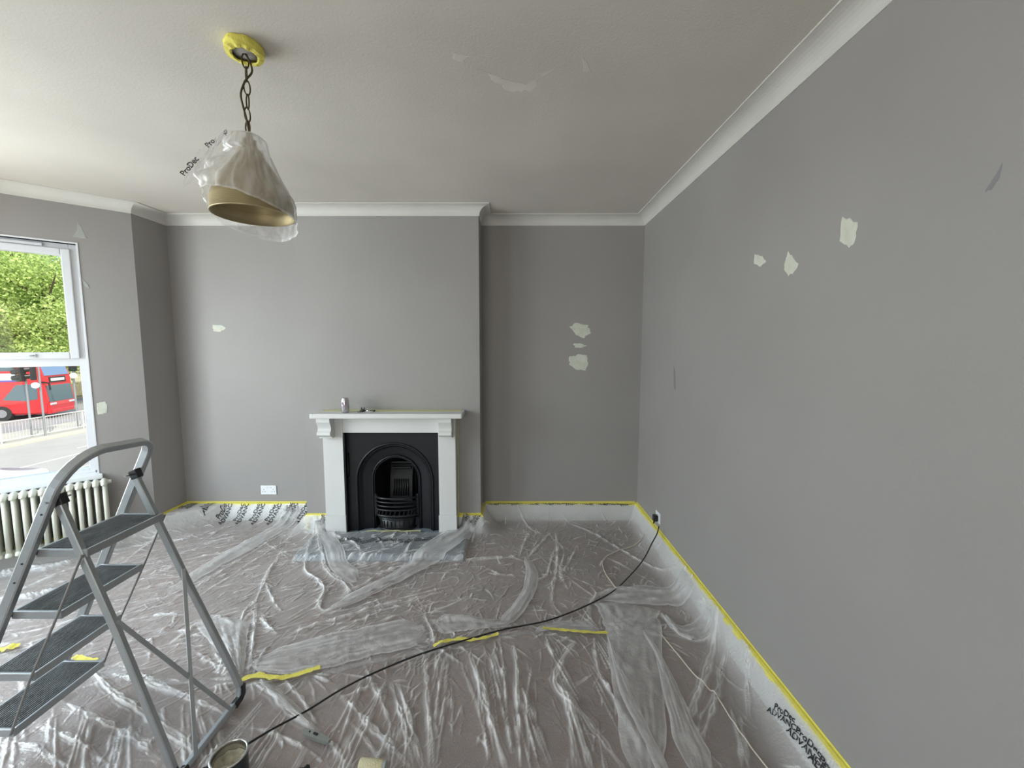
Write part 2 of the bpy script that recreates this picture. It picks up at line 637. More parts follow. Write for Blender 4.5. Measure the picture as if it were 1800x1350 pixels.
TRZ0, TRZ1 = 1.485, 1.555
bm = NB()
frame_rect(bm, WS0, WS1, WZ0 + 0.02, WZ1, 0.044, -0.10, -0.04, wt=0.05, wbm=0.03)
box(bm, WS0 + 0.04, WS1 - 0.04, -0.10, -0.04, TRZ0, TRZ1, 0.004)
obj('window_frame', bm, UPVC, win)
bm = NB(); frame_rect(bm, WS0 + 0.038, WS1 - 0.038, TRZ1 - 0.012, WZ1 - 0.04, 0.050, -0.085, -0.022, 0.006)
sash = obj('sash', bm, UPVC, win)
bm = NB(); box(bm, WS0 + 0.08, WS1 - 0.08, -0.062, -0.056, TRZ1 + 0.03, WZ1 - 0.085)
obj('pane', bm, GLASS, sash)
bm = NB(); box(bm, WS0 + 0.03, WS1 - 0.03, -0.072, -0.066, WZ0 + 0.04, TRZ0 + 0.01)
obj('pane', bm, GLASS, win)
bm = NB()
tube(bm, [(0.60, -0.02, TRZ1 + 0.014), (0.60, 0.0, TRZ1 + 0.014), (0.615, 0.008, TRZ1 + 0.014), (0.70, 0.008, TRZ1 + 0.012)], 0.006, 8)
box(bm, 0.585, 0.625, -0.024, -0.016, TRZ1 + 0.002, TRZ1 + 0.028, 0.003)
obj('window_handle', bm, UPVC, sash, smooth=False)
bm = NB(); box(bm, 0.50, 0.86, -0.045, -0.028, WZ1 - 0.034, WZ1 - 0.012, 0.004)
obj('trickle_vent', bm, UPVC, win)
bm = NB()
frame_rect(bm, WS0 - 0.012, WS1 + 0.012, WZ0, WZ1 + 0.012, 0.012, -0.05, 0.004, 0.002)
obj('reveal_lining', bm, UPVC, win)
bm = NB()
box(bm, WS0 - 0.03, WS1 + 0.03, -0.10, 0.035, WZ0 - 0.035, WZ0 + 0.004, 0.008)
box(bm, WS0 + 0.01, WS1 - 0.01, -0.05, -0.015, WZ0 + 0.004, WZ0 + 0.028, 0.004)
obj('window_sill', bm, UPVC, win)
# window_2: front of the bay, window_3: near cant, window_4 behind the camera (all outside the picture)
for nm, loc, rz, a0, a1 in (('window_2', (P1[0], P1[1], 0), -PI / 2, 0.14, P1[1] - P2[1] - 0.14),
                            ('window_3', (P2[0], P2[1], 0), math.atan2(P3[1] - P2[1], P3[0] - P2[0]), 0.3, 0.92),
                            ('window_4', (-2.2, YF, 0), 0.0, 0.0, 1.8)):
    z0, z1 = (0.62, 2.41) if nm != 'window_4' else (0.6, 2.4)
    sgn = 1
    ww = bpy.data.objects.new(nm, None); COL.objects.link(ww); ww['kind'] = 'structure'
    ww.location = loc; ww.rotation_euler = (0, 0, rz)
    bm = NB()
    frame_rect(bm, a0, a1, z0, z1, 0.05, -0.10, -0.04)
    box(bm, a0 + 0.05, a1 - 0.05, -0.10, -0.04, 1.485, 1.555)
    if a1 - a0 > 1:
        box(bm, (a0 + a1) / 2 - 0.03, (a0 + a1) / 2 + 0.03, -0.10, -0.04, z0, z1)
    obj('window_frame', bm, UPVC, ww)
    bm = NB(); box(bm, a0 + 0.04, a1 - 0.04, -0.073, -0.067, z0 + 0.04, z1 - 0.04)
    obj('pane', bm, GLASS, ww)

# ------------------------------------------------------------------ radiator along the bay cant
rad = thing('radiator', 'cream column radiator under the window, beside the folding ladder', 'radiator', (XL, YS, 0), BAYROT)
RZ0, RZ1 = 0.13, 0.60
sec_me = None
for i in range(20):
    s0 = 0.285 + i * 0.046
    if sec_me is None:
        bm = NB()
        for yy in (0.055, 0.095, 0.135):
            tube(bm, [(0, yy, RZ0 + 0.015), (0, yy, RZ1 - 0.02)], 0.0125, 10)
        for zz in (RZ0 + 0.03, RZ1 - 0.03):
            tube(bm, smooth_path([(0, 0.045, zz - 0.012), (0, 0.05, zz), (0, 0.095, zz + (0.012 if zz > 0.3 else -0.012)), (0, 0.14, zz), (0, 0.146, zz - 0.012)], 3), 0.0165, 10, flat=1.25)
            tube(bm, [(-0.0235, 0.095, zz), (0.0235, 0.095, zz)], 0.019, 10)
        o = obj('radiator_column', bm, RAD, rad, smooth=True)
        sec_me = o.data
    else:
        o = bpy.data.objects.new('radiator_column', sec_me); COL.objects.link(o); o.parent = rad
    o.location = (s0, 0, 0)
bm = NB(); tube(bm, [(0.262, 0.095, RZ1 - 0.03), (0.245, 0.095, RZ1 - 0.03)], 0.014, 10)
obj('end_plug', bm, RAD, rad, smooth=True)
bm = NB(); box(bm, 0.42, 0.46, 0.001, 0.05, 0.43, 0.47, 0.004)
obj('wall_bracket', bm, mat('bracket_brass', (0.45, 0.42, 0.3), 0.4, metal=0.6), rad)
for sx in (0.31, 1.13):
    bm = NB(); tube(bm, [(sx, 0.095, RZ0), (sx, 0.095, 0.03)], 0.011, 8)
    obj('foot_pipe', bm, RAD, rad)

# ------------------------------------------------------------------ fireplace surround
sur = thing('fireplace_surround', 'white painted wooden fireplace surround with corbels against chimney breast', 'fireplace surround', (-1.02, BY, 0))
cx = -1.02


def sp(name, bm, m=WHITE, **kw):
    o = obj(name, bm, m, sur, **kw)
    for v in o.data.vertices:
        v.co.x -= cx
        v.co.y -= BY
    return o


HZ = 0.045
bm = NB(); box(bm, -1.635, -0.405, 3.262, BY, 1.055, 1.095, 0.008)
sp('mantel_shelf', bm)
bm = NB(); box(bm, OPX0 - 0.02, OPX1 + 0.02, 3.385, BY, OPZ, 1.055, 0.002)
sp('frieze', bm)
for x0, x1 in ((-1.588, OPX0), (OPX1, -0.475)):
    bm = NB(); box(bm, x0, x1, 3.378, BY, 0.20, 1.055, 0.003)
    sp('leg', bm)
    bm = NB(); box(bm, x0 - 0.004, x1 + 0.004, 3.370, BY, HZ, 0.20, 0.003)
    sp('plinth_block', bm)
    bm = NB()
    pr = [(3.40, 1.055), (3.283, 1.055), (3.283, 1.02), (3.290, 1.010), (3.303, 0.985), (3.308, 0.965), (3.302, 0.948), (3.288, 0.935), (3.284, 0.915), (3.300, 0.900), (3.325, 0.893), (3.325, 0.882), (3.40, 0.882)]
    xm0, xm1 = (x0 - 0.004, x0 + 0.105) if x0 < -1 else (x1 - 0.125, x1 - 0.02)
    prism(bm, pr, 'x', xm0, xm1)
    sp('corbel', bm)
# tape strips left on the surround
bm = NB(); box(bm, -1.60, -0.43, 3.39, BY, 1.0955, 1.097)
t = obj('masking_tape', bm, PALETAPE); t['label'] = 'pale yellow masking tape along the back of the mantel shelf top'; t['category'] = 'tape'
bm = NB(); box(bm, -0.471, -0.463, BY - 0.0015, BY - 0.0005, 0.18, 1.05)
t = obj('masking_tape', bm, PALETAPE); t['label'] = 'pale vertical tape on the wall edging the surround right leg'; t['category'] = 'tape'
bm = NB(); box(bm, -1.606, -1.592, BY - 0.0015, BY - 0.0005, 0.18, 1.05)
t = obj('masking_tape', bm, PALETAPE); t['label'] = 'pale vertical tape on the wall edging the surround left leg'; t['category'] = 'tape'

# ------------------------------------------------------------------ cast iron insert
ins = thing('fireplace_insert', 'black cast iron arched fireplace insert with grate inside white surround', 'fireplace', (0, 0, 0))
ACX, ASZ = -1.005, 0.49


def arch(R, sz, bz, Y, n=28, nv=8, cxx=ACX):
    pts = []
    for k in range(nv):
        pts.append((cxx - R, Y, bz + (sz - bz) * k / nv))
    for k in range(n + 1):
        t = PI - PI * k / n
        pts.append((cxx + R * math.cos(t), Y, sz + R * math.sin(t)))
    for k in range(nv - 1, -1, -1):
        pts.append((cxx + R, Y, bz + (sz - bz) * k / nv))
    return pts


def bridge(bm, loops):
    rs = [[bm.verts.new(p) for p in lp] for lp in loops]
    for A, B in zip(rs[:-1], rs[1:]):
        for i in range(len(A) - 1):
            bm.faces.new((A[i], A[i + 1], B[i + 1], B[i]))
    return rs


def rect_loop(base, x0, x1, z0, z1, Y):
    out = []
    for (x, y, z) in base:
        if z <= ASZ + 1e-6:
            out.append((x0 if x < ACX else x1, Y, z))
        else:
            dx, dz = x - ACX, z - ASZ
            k = min((x1 - ACX) / max(abs(dx), 1e-6), (z1 - ASZ) / max(dz, 1e-6))
            out.append((ACX + dx * k, Y, ASZ + dz * k))
    return out


bm = NB()
a0 = arch(0.315, ASZ, HZ, 3.425)
bridge(bm, [rect_loop(a0, OPX0, OPX1, HZ, OPZ, 3.425), a0])
# corner fill of the plate top corners
for sx in (OPX0, OPX1):
    pass
obj('back_plate', bm, IRON, ins)
for sx, sg in ((OPX0, 1), (OPX1, -1)):
    bm = NB(); prism(bm, [(sx, OPZ), (sx, 0.70), (sx + sg * 0.17, OPZ)], 'y', 3.4245, 3.432)
    obj('plate_corner', bm, IRON, ins)
for xa, xb_ in ((OPX0, OPX0 + 0.012), (OPX1 - 0.008, OPX1)):
    bm = NB(); box(bm, xa, xb_, 3.385, 3.425, HZ, OPZ)
    obj('plate_edge', bm, IRON, ins)
bm = NB()
bridge(bm, [arch(0.315, ASZ, HZ, 3.425), arch(0.305, ASZ, HZ, 3.440), arch(0.285, ASZ, HZ, 3.455), arch(0.205, ASZ, HZ, 3.475)])
obj('splayed_panel', bm, IRON, ins, smooth=False)
for R, r, Y in ((0.325, 0.009, 3.422), (0.306, 0.006, 3.436), (0.205, 0.0075, 3.468), (0.192, 0.005, 3.474)):
    bm = NB(); tube(bm, arch(R, ASZ, HZ, Y), r, 8)
    obj('arch_moulding', bm, IRON, ins, smooth=True)
bm = NB()
rs = bridge(bm, [arch(0.195, ASZ, HZ, 3.475), arch(0.185, ASZ, HZ, 3.53), arch(0.15, ASZ - 0.0, HZ, 3.66), arch(0.11, ASZ - 0.03, HZ, 3.72)])
bm.faces.new(rs[-1])
obj('firebox', bm, mat('sooty_iron', (0.008, 0.008, 0.009), 0.45, spec=0.5, bump=0.3, bscale=60), ins)
# fireback panel with ribs
bm = NB()
prism(bm, [(3.70, 0.20), (3.60, 0.24), (3.63, 0.47), (3.67, 0.56), (3.71, 0.56)], 'x', ACX - 0.10, ACX + 0.10)
obj('fireback', bm, IRON, ins)
for i in range(7):
    bm = NB(); tube(bm, [(ACX - 0.066 + i * 0.022, 3.597, 0.29), (ACX - 0.06 + i * 0.02, 3.618, 0.44)], 0.006, 6)
    obj('fireback_rib', bm, IRON, ins, smooth=True)
for zz in (0.53, 0.58):
    bm = NB(); box(bm, ACX - 0.09, ACX + 0.09, 3.63, 3.69, zz, zz + 0.018, 0.004)
    obj('fireback_ledge', bm, IRON, ins)


def arc(R0, z, half, Yc, depth, n=14):
    """curved bar bulging towards the room"""
    return [(ACX + half * math.sin(a), Yc - depth * math.cos(a), z) for a in [(-1 + 2 * k / n) * PI / 2 for k in range(n + 1)]]


for z, r, f in ((0.335, 0.010, 1.0), (0.300, 0.008, 1.0), (0.265, 0.008, 1.0), (0.232, 0.008, 1.0), (0.180, 0.012, 1.4)):
    bm = NB(); tube(bm, arc(0, z, 0.178, 3.475, 0.075), r, 8)
    obj('grate_bar', bm, IRON, ins, smooth=True)
for i in range(13):
    a = (-1 + 2 * (i + 0.5) / 13) * PI / 2 * 0.92
    p = Vector((ACX + 0.178 * math.sin(a), 3.475 - 0.075 * math.cos(a), 0))
    bm = NB(); tube(bm, [p + Vector((-0.006, 0, 0.188)), p + Vector((0.006, 0, 0.228))], 0.0045, 6)
    obj('grate_finger', bm, IRON, ins)
for sx in (-0.182, 0.182):
    bm = NB(); box(bm, ACX + sx - 0.010, ACX + sx + 0.010, 3.455, 3.48, 0.165, 0.36, 0.003)
    obj('grate_side', bm, IRON, ins)
bm = NB()
n = 18
lp0 = arc(0, 0.055, 0.150, 3.485, 0.085, n); lp1 = arc(0, 0.155, 0.160, 3.485, 0.085, n); lp2 = arc(0, 0.168, 0.15, 3.49, 0.06, n)
bridge(bm, [lp0, lp1, lp2])
obj('ash_front', bm, IRON, ins, smooth=True)
for i in range(9):
    a = (-1 + 2 * (i + 0.5) / 9) * PI / 2 * 0.66
    p = Vector((ACX + 0.158 * math.sin(a), 3.485 - 0.089 * math.cos(a), 0))
    bm = NB(); box(bm, p.x - 0.0035, p.x + 0.0035, p.y - 0.003, p.y + 0.006, 0.085, 0.135, 0.001)
    obj('ash_front_rib', bm, IRON, ins)
bm = NB(); tube(bm, arc(0, 0.062, 0.158, 3.485, 0.09), 0.009, 8)
obj('ash_front_base', bm, IRON, ins, smooth=True)
bm = NB(); tube(bm, arc(0, 0.150, 0.164, 3.485, 0.09), 0.006, 8)
obj('ash_front_rim', bm, IRON, ins, smooth=True)
# hearth
bm = NB(); box(bm, -1.66, -0.37, 2.99, BY - 0.001, 0.0, HZ, 0.006)
box(bm, OPX0, OPX1, BY - 0.002, YB, 0.0, HZ - 0.001)
t = obj('hearth_slab', bm, HEARTH); t['label'] = 'grey slate hearth slab under the plastic sheet before the fireplace'; t['category'] = 'hearth'

# ------------------------------------------------------------------ polythene dust sheets
def seamY_build():
    px = [(-160, 1136), (0, 1146), (130, 1165), (300, 1196), (430, 1199), (560, 1181), (660, 1158), (765, 1138), (875, 1121), (955, 1105), (1068, 1112), (1160, 1110), (1235, 1125), (1300, 1120)]
    pts = [on_z(u, v, 0.01) for u, v in px]
    return [p.x for p in pts], [p.y for p in pts]


SX, SY = seamY_build()
order = np.argsort(SX)
SX = np.array(SX)[order]; SY = np.array(SY)[order]


def fpix(u, v):
    p = on_z(u, v, 0.02)
    return (p.x, p.y)


# folds: (pixel polyline, half width m, height m, haze)
FOLDS = []
def fd(w, h, z, *pts): FOLDS.append(([fpix(*p) for p in pts], w, h, min(1.25, z * 1.55)))


# --- front sheet, running towards the viewer
fd(.010, .020, .75, (590, 1213), (650, 1272), (725, 1349))
fd(.016, .016, .55, (450, 1196), (485, 1225), (520, 1258), (560, 1283))
fd(.008, .016, .70, (498, 1190), (530, 1225), (556, 1270))
fd(.007, .016, .65, (688, 1197), (706, 1260), (728, 1349))
fd(.011, .018, .70, (700, 1200), (720, 1262), (742, 1349))
fd(.009, .018, .75, (748, 1150), (753, 1239), (760, 1349))
fd(.006, .014, .60, (768, 1160), (772, 1210), (764, 1290))
fd(.014, .020, .75, (827, 1150), (852, 1225), (889, 1349))
fd(.006, .012, .55, (812, 1170), (838, 1235), (866, 1349))
fd(.007, .016, .60, (865, 1160), (880, 1230), (902, 1320))
fd(.006, .014, .55, (615, 1267), (645, 1300), (678, 1345))
fd(.006, .014, .65, (877, 1109), (886, 1180), (890, 1240), (898, 1310))
fd(.010, .018, .80, (903, 1130), (909, 1180), (911, 1250), (916, 1345))
fd(.006, .014, .60, (958, 1112), (968, 1140), (981, 1172))
fd(.013, .020, .80, (1011, 1128), (993, 1150), (977, 1187), (983, 1212), (1025, 1254), (1097, 1349))
fd(.008, .016, .65, (983, 1200), (998, 1235), (1005, 1290), (1012, 1345))
fd(.009, .018, .75, (1046, 1145), (1053, 1180), (1077, 1222), (1110, 1280), (1150, 1349))
fd(.006, .012, .50, (920, 1235), (940, 1280), (968, 1349))
fd(.005, .012, .50, (935, 1170), (925, 1230), (932, 1345))
fd(.006, .014, .6, (1105, 1140), (1100, 1165), (1112, 1182))
fd(.007, .014, .60, (1300, 1260), (1310, 1310), (1316, 1349))
fd(.006, .014, .55, (1258, 1215), (1232, 1260), (1225, 1300))
fd(.006, .014, .55, (1283, 1235), (1300, 1300), (1306, 1349))
fd(.016, .02, .6, (1262, 1100), (1248, 1160), (1222, 1235), (1214, 1258))
fd(.011, .02, .6, (1283, 1140), (1268, 1180), (1262, 1215), (1242, 1275), (1235, 1295))
fd(.008, .02, .5, (1300, 1150), (1312, 1200), (1316, 1260))
fd(.006, .012, .55, (470, 1300), (485, 1290), (540, 1316), (580, 1349))
fd(.006, .012, .50, (420, 1275), (480, 1285), (500, 1310))
fd(.007, .013, .60, (640, 1165), (672, 1235), (690, 1280))
fd(.008, .013, .60, (560, 1295), (590, 1310), (610, 1349))
# left front, behind the ladder
fd(.012, .018, .75, (150, 1165), (200, 1215), (270, 1262), (380, 1349))
fd(.009, .016, .65, (110, 1230), (180, 1265), (240, 1300), (300, 1349))
fd(.009, .016, .6, (60, 1270), (130, 1295), (200, 1349))
fd(.010, .016, .6, (210, 1165), (290, 1205), (370, 1240), (420, 1268))
fd(.008, .014, .55, (0, 1300), (60, 1310), (120, 1345))
fd(.008, .014, .55, (180, 1180), (240, 1192), (330, 1225))
# --- rear sheet
fd(.03, .05, .5, (-60, 1030), (20, 1010), (80, 1000), (140, 985))
fd(.02, .04, .5, (-40, 1060), (40, 1050), (110, 1035), (150, 1030))
fd(.02, .04, .5, (200, 960), (240, 930), (280, 915), (300, 905))
fd(.012, .02, .5, (220, 985), (270, 950), (310, 925))
fd(.022, .022, .55, (580, 1069), (650, 1036), (700, 1010), (740, 985), (790, 950), (846, 918))
fd(.010, .016, .70, (560, 1080), (640, 1048), (705, 1016), (735, 1000))
fd(.010, .018, .60, (600, 1050), (690, 1000), (770, 988), (900, 975))
fd(.009, .018, .70, (820, 985), (900, 978), (922, 985))
fd(.018, .018, .50, (300, 1040), (360, 1000), (420, 965), (480, 930), (540, 898))
fd(.012, .016, .55, (300, 1057), (380, 1010), (460, 960), (540, 912))
fd(.008, .014, .60, (330, 1060), (400, 1015), (470, 970), (550, 920))
fd(.008, .012, .45, (200, 1060), (290, 1050), (400, 1000))
fd(.008, .012, .45, (310, 965), (350, 955), (400, 920))
fd(.010, .018, .75, (497, 965), (478, 995), (464, 1022), (450, 1055), (434, 1072))
fd(.009, .016, .65, (434, 1072), (380, 1085), (330, 1110), (300, 1130))
fd(.009, .018, .75, (468, 1025), (478, 1050), (492, 1070), (502, 1074))
fd(.009, .016, .65, (450, 1060), (448, 1100), (442, 1150), (436, 1185))
fd(.010, .020, .75, (556, 930), (545, 965), (536, 1000), (560, 1020), (570, 1036), (563, 1068), (590, 1072))
fd(.012, .022, .70, (556, 925), (562, 960), (574, 1000), (605, 1025), (618, 1048))
fd(.012, .020, .70, (560, 930), (600, 955), (625, 965), (645, 995))
fd(.008, .014, .60, (570, 1000), (620, 1003), (680, 1010))
fd(.007, .014, .60, (580, 1030), (560, 1055), (500, 1090))
fd(.009, .016, .65, (390, 1100), (400, 1130), (415, 1180), (424, 1192))
fd(.008, .016, .65, (370, 1105), (380, 1150), (405, 1188))
fd(.010, .016, .60, (425, 1085), (420, 1130), (424, 1190))
fd(.010, .016, .60, (455, 1075), (470, 1098), (486, 1112))
fd(.009, .014, .55, (340, 1140), (375, 1165), (410, 1190))
fd(.006, .012, .55, (500, 1120), (560, 1095), (680, 1060), (780, 1040))
fd(.006, .012, .50, (520, 1105), (600, 1085), (700, 1052), (800, 1028))
fd(.006, .012, .50, (540, 1128), (640, 1098), (740, 1070))
fd(.005, .010, .45, (560, 1140), (640, 1105), (750, 1062), (830, 1050))
fd(.009, .020, .75, (745, 1078), (752, 1092), (760, 1110), (764, 1132))
fd(.009, .016, .60, (745, 1090), (800, 1085), (870, 1092))
fd(.008, .016, .65, (929, 935), (921, 955), (913, 978))
fd(.009, .016, .65, (968, 935), (945, 960), (928, 980))
fd(.010, .018, .75, (977, 936), (980, 965), (978, 1000), (972, 1035), (971, 1062))
fd(.007, .014, .65, (980, 950), (992, 970), (985, 1005), (1000, 1035))
fd(.007, .014, .60, (975, 965), (962, 1010), (938, 1024))
fd(.006, .012, .60, (1014, 958), (1000, 990), (985, 1010))
fd(.006, .012, .60, (995, 1010), (1020, 1030), (1045, 1048), (1058, 1062))
fd(.008, .016, .60, (988, 915), (1040, 935), (1090, 965), (1150, 1000), (1195, 1024))
fd(.006, .012, .55, (1060, 975), (1100, 995), (1155, 1028))
fd(.006, .012, .55, (908, 910), (935, 930), (950, 938))
fd(.012, .022, .65, (1040, 1058), (1055, 1042), (1100, 1035), (1180, 1042), (1228, 1020))
fd(.010, .020, .60, (1060, 1062), (1120, 1055), (1200, 1052), (1240, 1045))
fd(.009, .020, .70, (1040, 1030), (1048, 1045), (1036, 1065), (1040, 1095))
fd(.008, .016, .65, (1060, 1060), (1090, 1095), (1116, 1108), (1150, 1085), (1162, 1078))
fd(.010, .020, .70, (1160, 1078), (1180, 1095), (1195, 1115), (1225, 1125), (1245, 1120))
fd(.007, .014, .5, (1100, 1050), (1106, 1080), (1110, 1110))
fd(.009, .016, .6, (700, 940), (690, 955), (678, 960))
fd(.010, .020, .65, (735, 950), (722, 965), (712, 985))
fd(.008, .016, .6, (655, 950), (668, 958), (675, 970))
fd(.008, .014, .55, (0, 1050), (60, 1025), (120, 1000), (190, 985))
fd(.008, .014, .55, (60, 1075), (130, 1045), (220, 1020))
fd(.008, .014, .50, (220, 1090), (270, 1080), (330, 1078))
fd(.008, .014, .55, (250, 1130), (300, 1110), (380, 1100))
fd(.006, .012, .45, (930, 1010), (880, 1010), (860, 1000), (840, 1010))

# random small creases; local heading field
CREASES = []
for k in range(5600):
    x = rng.uniform(-3.4, 1.1)
    y = 1.15 + 2.5 * rng.random() ** 1.1
    if y > YB - 0.15:
        continue
    seam = np.interp(x, SX, SY)
    if y < seam:
        if rng.random() < (0.75 if x > 0.25 else (0.88 if x < -0.95 else 0.60)):
            continue
        base = math.radians(92 + (x + 0.2) * 14) if x > -1.3 else math.radians(115 + 20 * math.sin(2 * x))
        if x < -1.3:
            base = math.radians(130)
        ang = base + rng.normal(0, 0.30)
    elif x < -0.9:
        ang = math.radians(32) + rng.normal(0, 0.45)
    elif x < 0.1:
        ang = math.radians(40) + rng.normal(0, 0.8)
    else:
        ang = math.radians(95) + rng.normal(0, 0.9)
    ln = rng.uniform(0.03, 0.15) * (1.6 if rng.random() < 0.15 else 1)
    if y > seam and x > -0.2 and rng.random() < 0.35:
        continue
    wdt = rng.uniform(0.0018, 0.0040)
    hh = rng.uniform(0.002, 0.007)
    a2 = ang + rng.normal(0, 0.5)
    p0 = np.array([x, y]); p1 = p0 + ln * 0.5 * np.array([math.cos(ang), math.sin(ang)]); p2 = p1 + ln * 0.5 * np.array([math.cos(a2), math.sin(a2)])
    CREASES.append(([tuple(p0), tuple(p1), tuple(p2)], wdt, hh, 0.06 + 0.75 * rng.random() ** 3))
for k in range(32):
    # bundles of near-parallel pleats drawn from the taped seam towards the viewer
    x = -2.5 + 3.0 * (k + rng.random()) / 32
    y = np.interp(x, SX, SY) - rng.uniform(0.02, 0.40)
    if x < -1.2 and k % 2:
        continue
    base = math.radians(97 + (x + 0.2) * 14) if x > -1.3 else math.radians(134)
    base += rng.normal(0, 0.06)
    dx_, dy_ = math.cos(base), math.sin(base)
    spread = rng.uniform(0.012, 0.026)
    for q in range(rng.integers(3, 8)):
        o_ = (q - 2.5) * spread
        l0 = rng.uniform(0.15, 0.5)
        st_ = rng.uniform(0, 0.12)
        fan = rng.normal(0, 0.025) + (q - 2.5) * 0.02
        p0 = np.array([x - dy_ * o_ * 0.5 - dx_ * st_, y + dx_ * o_ * 0.5 - dy_ * st_])
        q1 = p0 - l0 * 0.5 * np.array([math.cos(base - fan), math.sin(base - fan)]) + rng.normal(0, 0.004, 2)
        q2 = q1 - l0 * 0.5 * np.array([math.cos(base - fan * 1.4), math.sin(base - fan * 1.4)])
        CREASES.append(([tuple(p0), tuple(q1), tuple(q2)], rng.uniform(0.0024, 0.0052), rng.uniform(0.006, 0.013), rng.uniform(0.35, 1.0)))
for k in range(170):
    x = rng.uniform(-2.9, -0.3)
    y = rng.uniform(2.05, 3.4)
    an = math.radians(33) + rng.normal(0, 0.16); l0 = rng.uniform(0.15, 0.55)
    px0 = np.array([x, y]); q1 = px0 - l0 * 0.5 * np.array([math.cos(an), math.sin(an)]) + rng.normal(0, 0.01, 2); a2 = an + rng.normal(0, 0.12)
    q2 = q1 - l0 * 0.5 * np.array([math.cos(a2), math.sin(a2)])
    CREASES.append(([tuple(px0), tuple(q1), tuple(q2)], rng.uniform(0.0024, 0.0046), rng.uniform(0.004, 0.010), rng.uniform(0.2, 0.7)))
for (tx, ty, na) in ((440, 1195, 16), (540, 1182, 10), (765, 1138, 14), (800, 1130, 12), (870, 1118, 14), (960, 1107, 12), (1010, 1112, 10), (1060, 1113, 12), (560, 935, 16), (1120, 1106, 16), (752, 1080, 10), (1262, 1110, 14), (490, 968, 10), (680, 1195, 14), (60, 1150, 12), (420, 1100, 12), (1055, 1175, 8), (1000, 1010, 8), (380, 1190, 12)):
    bx, by = fpix(tx, ty)
    for q in range(int(na * 1.2)):
        an = rng.uniform(0, 2 * math.pi); l0 = rng.uniform(0.01, 0.05); l1 = l0 + rng.uniform(0.06, 0.26)
        ca_, sa_ = math.cos(an), math.sin(an)
        CREASES.append(([(bx + l0 * ca_, by + l0 * sa_), (bx + (l0 + l1) / 2 * ca_ - 0.01 * sa_, by + (l0 + l1) / 2 * sa_), (bx + l1 * ca_, by + l1 * sa_)], rng.uniform(0.0022, 0.0045), rng.uniform(0.004, 0.010), rng.uniform(0.25, 0.75)))


def vnoise(X, Y, sc, seed=0):
    """cheap smooth value noise, vectorised"""
    r = np.random.default_rng(seed)
    G = r.random((64, 64))
    x = X * sc + 100; y = Y * sc + 100
    xi = np.floor(x).astype(int); yi = np.floor(y).astype(int)
    fx = x - xi; fy = y - yi
    fx = fx * fx * (3 - 2 * fx); fy = fy * fy * (3 - 2 * fy)
    g = lambda a, b: G[a % 64, b % 64]
    return (g(xi, yi) * (1 - fx) + g(xi + 1, yi) * fx) * (1 - fy) + (g(xi, yi + 1) * (1 - fx) + g(xi + 1, yi + 1) * fx) * fy


RISE = 0.152


def rise_dist(X, Y):
    d = XR - X
    d = np.minimum(d, np.where(Y > -9, YB - Y, 9))
    # chimney breast rectangle
    dx = np.maximum(np.maximum(BX0 - X, X - BX1), 0)
    dy = np.maximum(BY - Y, 0)
    d = np.minimum(d, np.hypot(dx, dy))
    dl = np.where(Y > YS, X - XL, 9.0)
    d = np.minimum(d, np.maximum(dl, 0))
    db = (X - XL) * (-DY) + (Y - YS) * DX
    d = np.minimum(d, np.maximum(db, 0))
    return d


def sheet_height(X, Y, folds=True):
    d = rise_dist(X, Y)
    wv = 0.13 + 0.20 * vnoise(X, Y, 2.3, 5) ** 1.5
    t = np.clip((d - 0.021) / wv, 0, 1)
    rise = RISE * (1 - t) ** 3.2
    # no rise in front of the surround
    inx = np.clip((0.60 - np.abs(X - cx)) / 0.05, 0, 1) * (Y > 2.6)
    rise = rise * (1 - inx)
    hm = np.clip(np.minimum(np.minimum(X + 1.68, -0.35 - X), Y - 2.965) / 0.03, 0, 1)
    hm = hm * hm * (3 - 2 * hm) * (HZ + 0.002)
    z = np.maximum(rise, hm) + 0.009
    z += 0.008 * np.maximum(vnoise(X, Y, 3.0, 1) - 0.45, 0) + 0.004 * vnoise(X + 0.3 * Y, Y, 11.0, 2) + 0.0022 * vnoise(X, Y, 34, 3)
    haze = 0.20 * (1 - t) ** 1.5 * (1 - inx) + 0.10 * vnoise(X, Y, 1.2, 9)
    # film doubles up against the right wall, milky band
    haze += 0.30 * np.exp(-np.clip(d, 0, 9) / 0.10) * (1 - inx)
    return z, haze


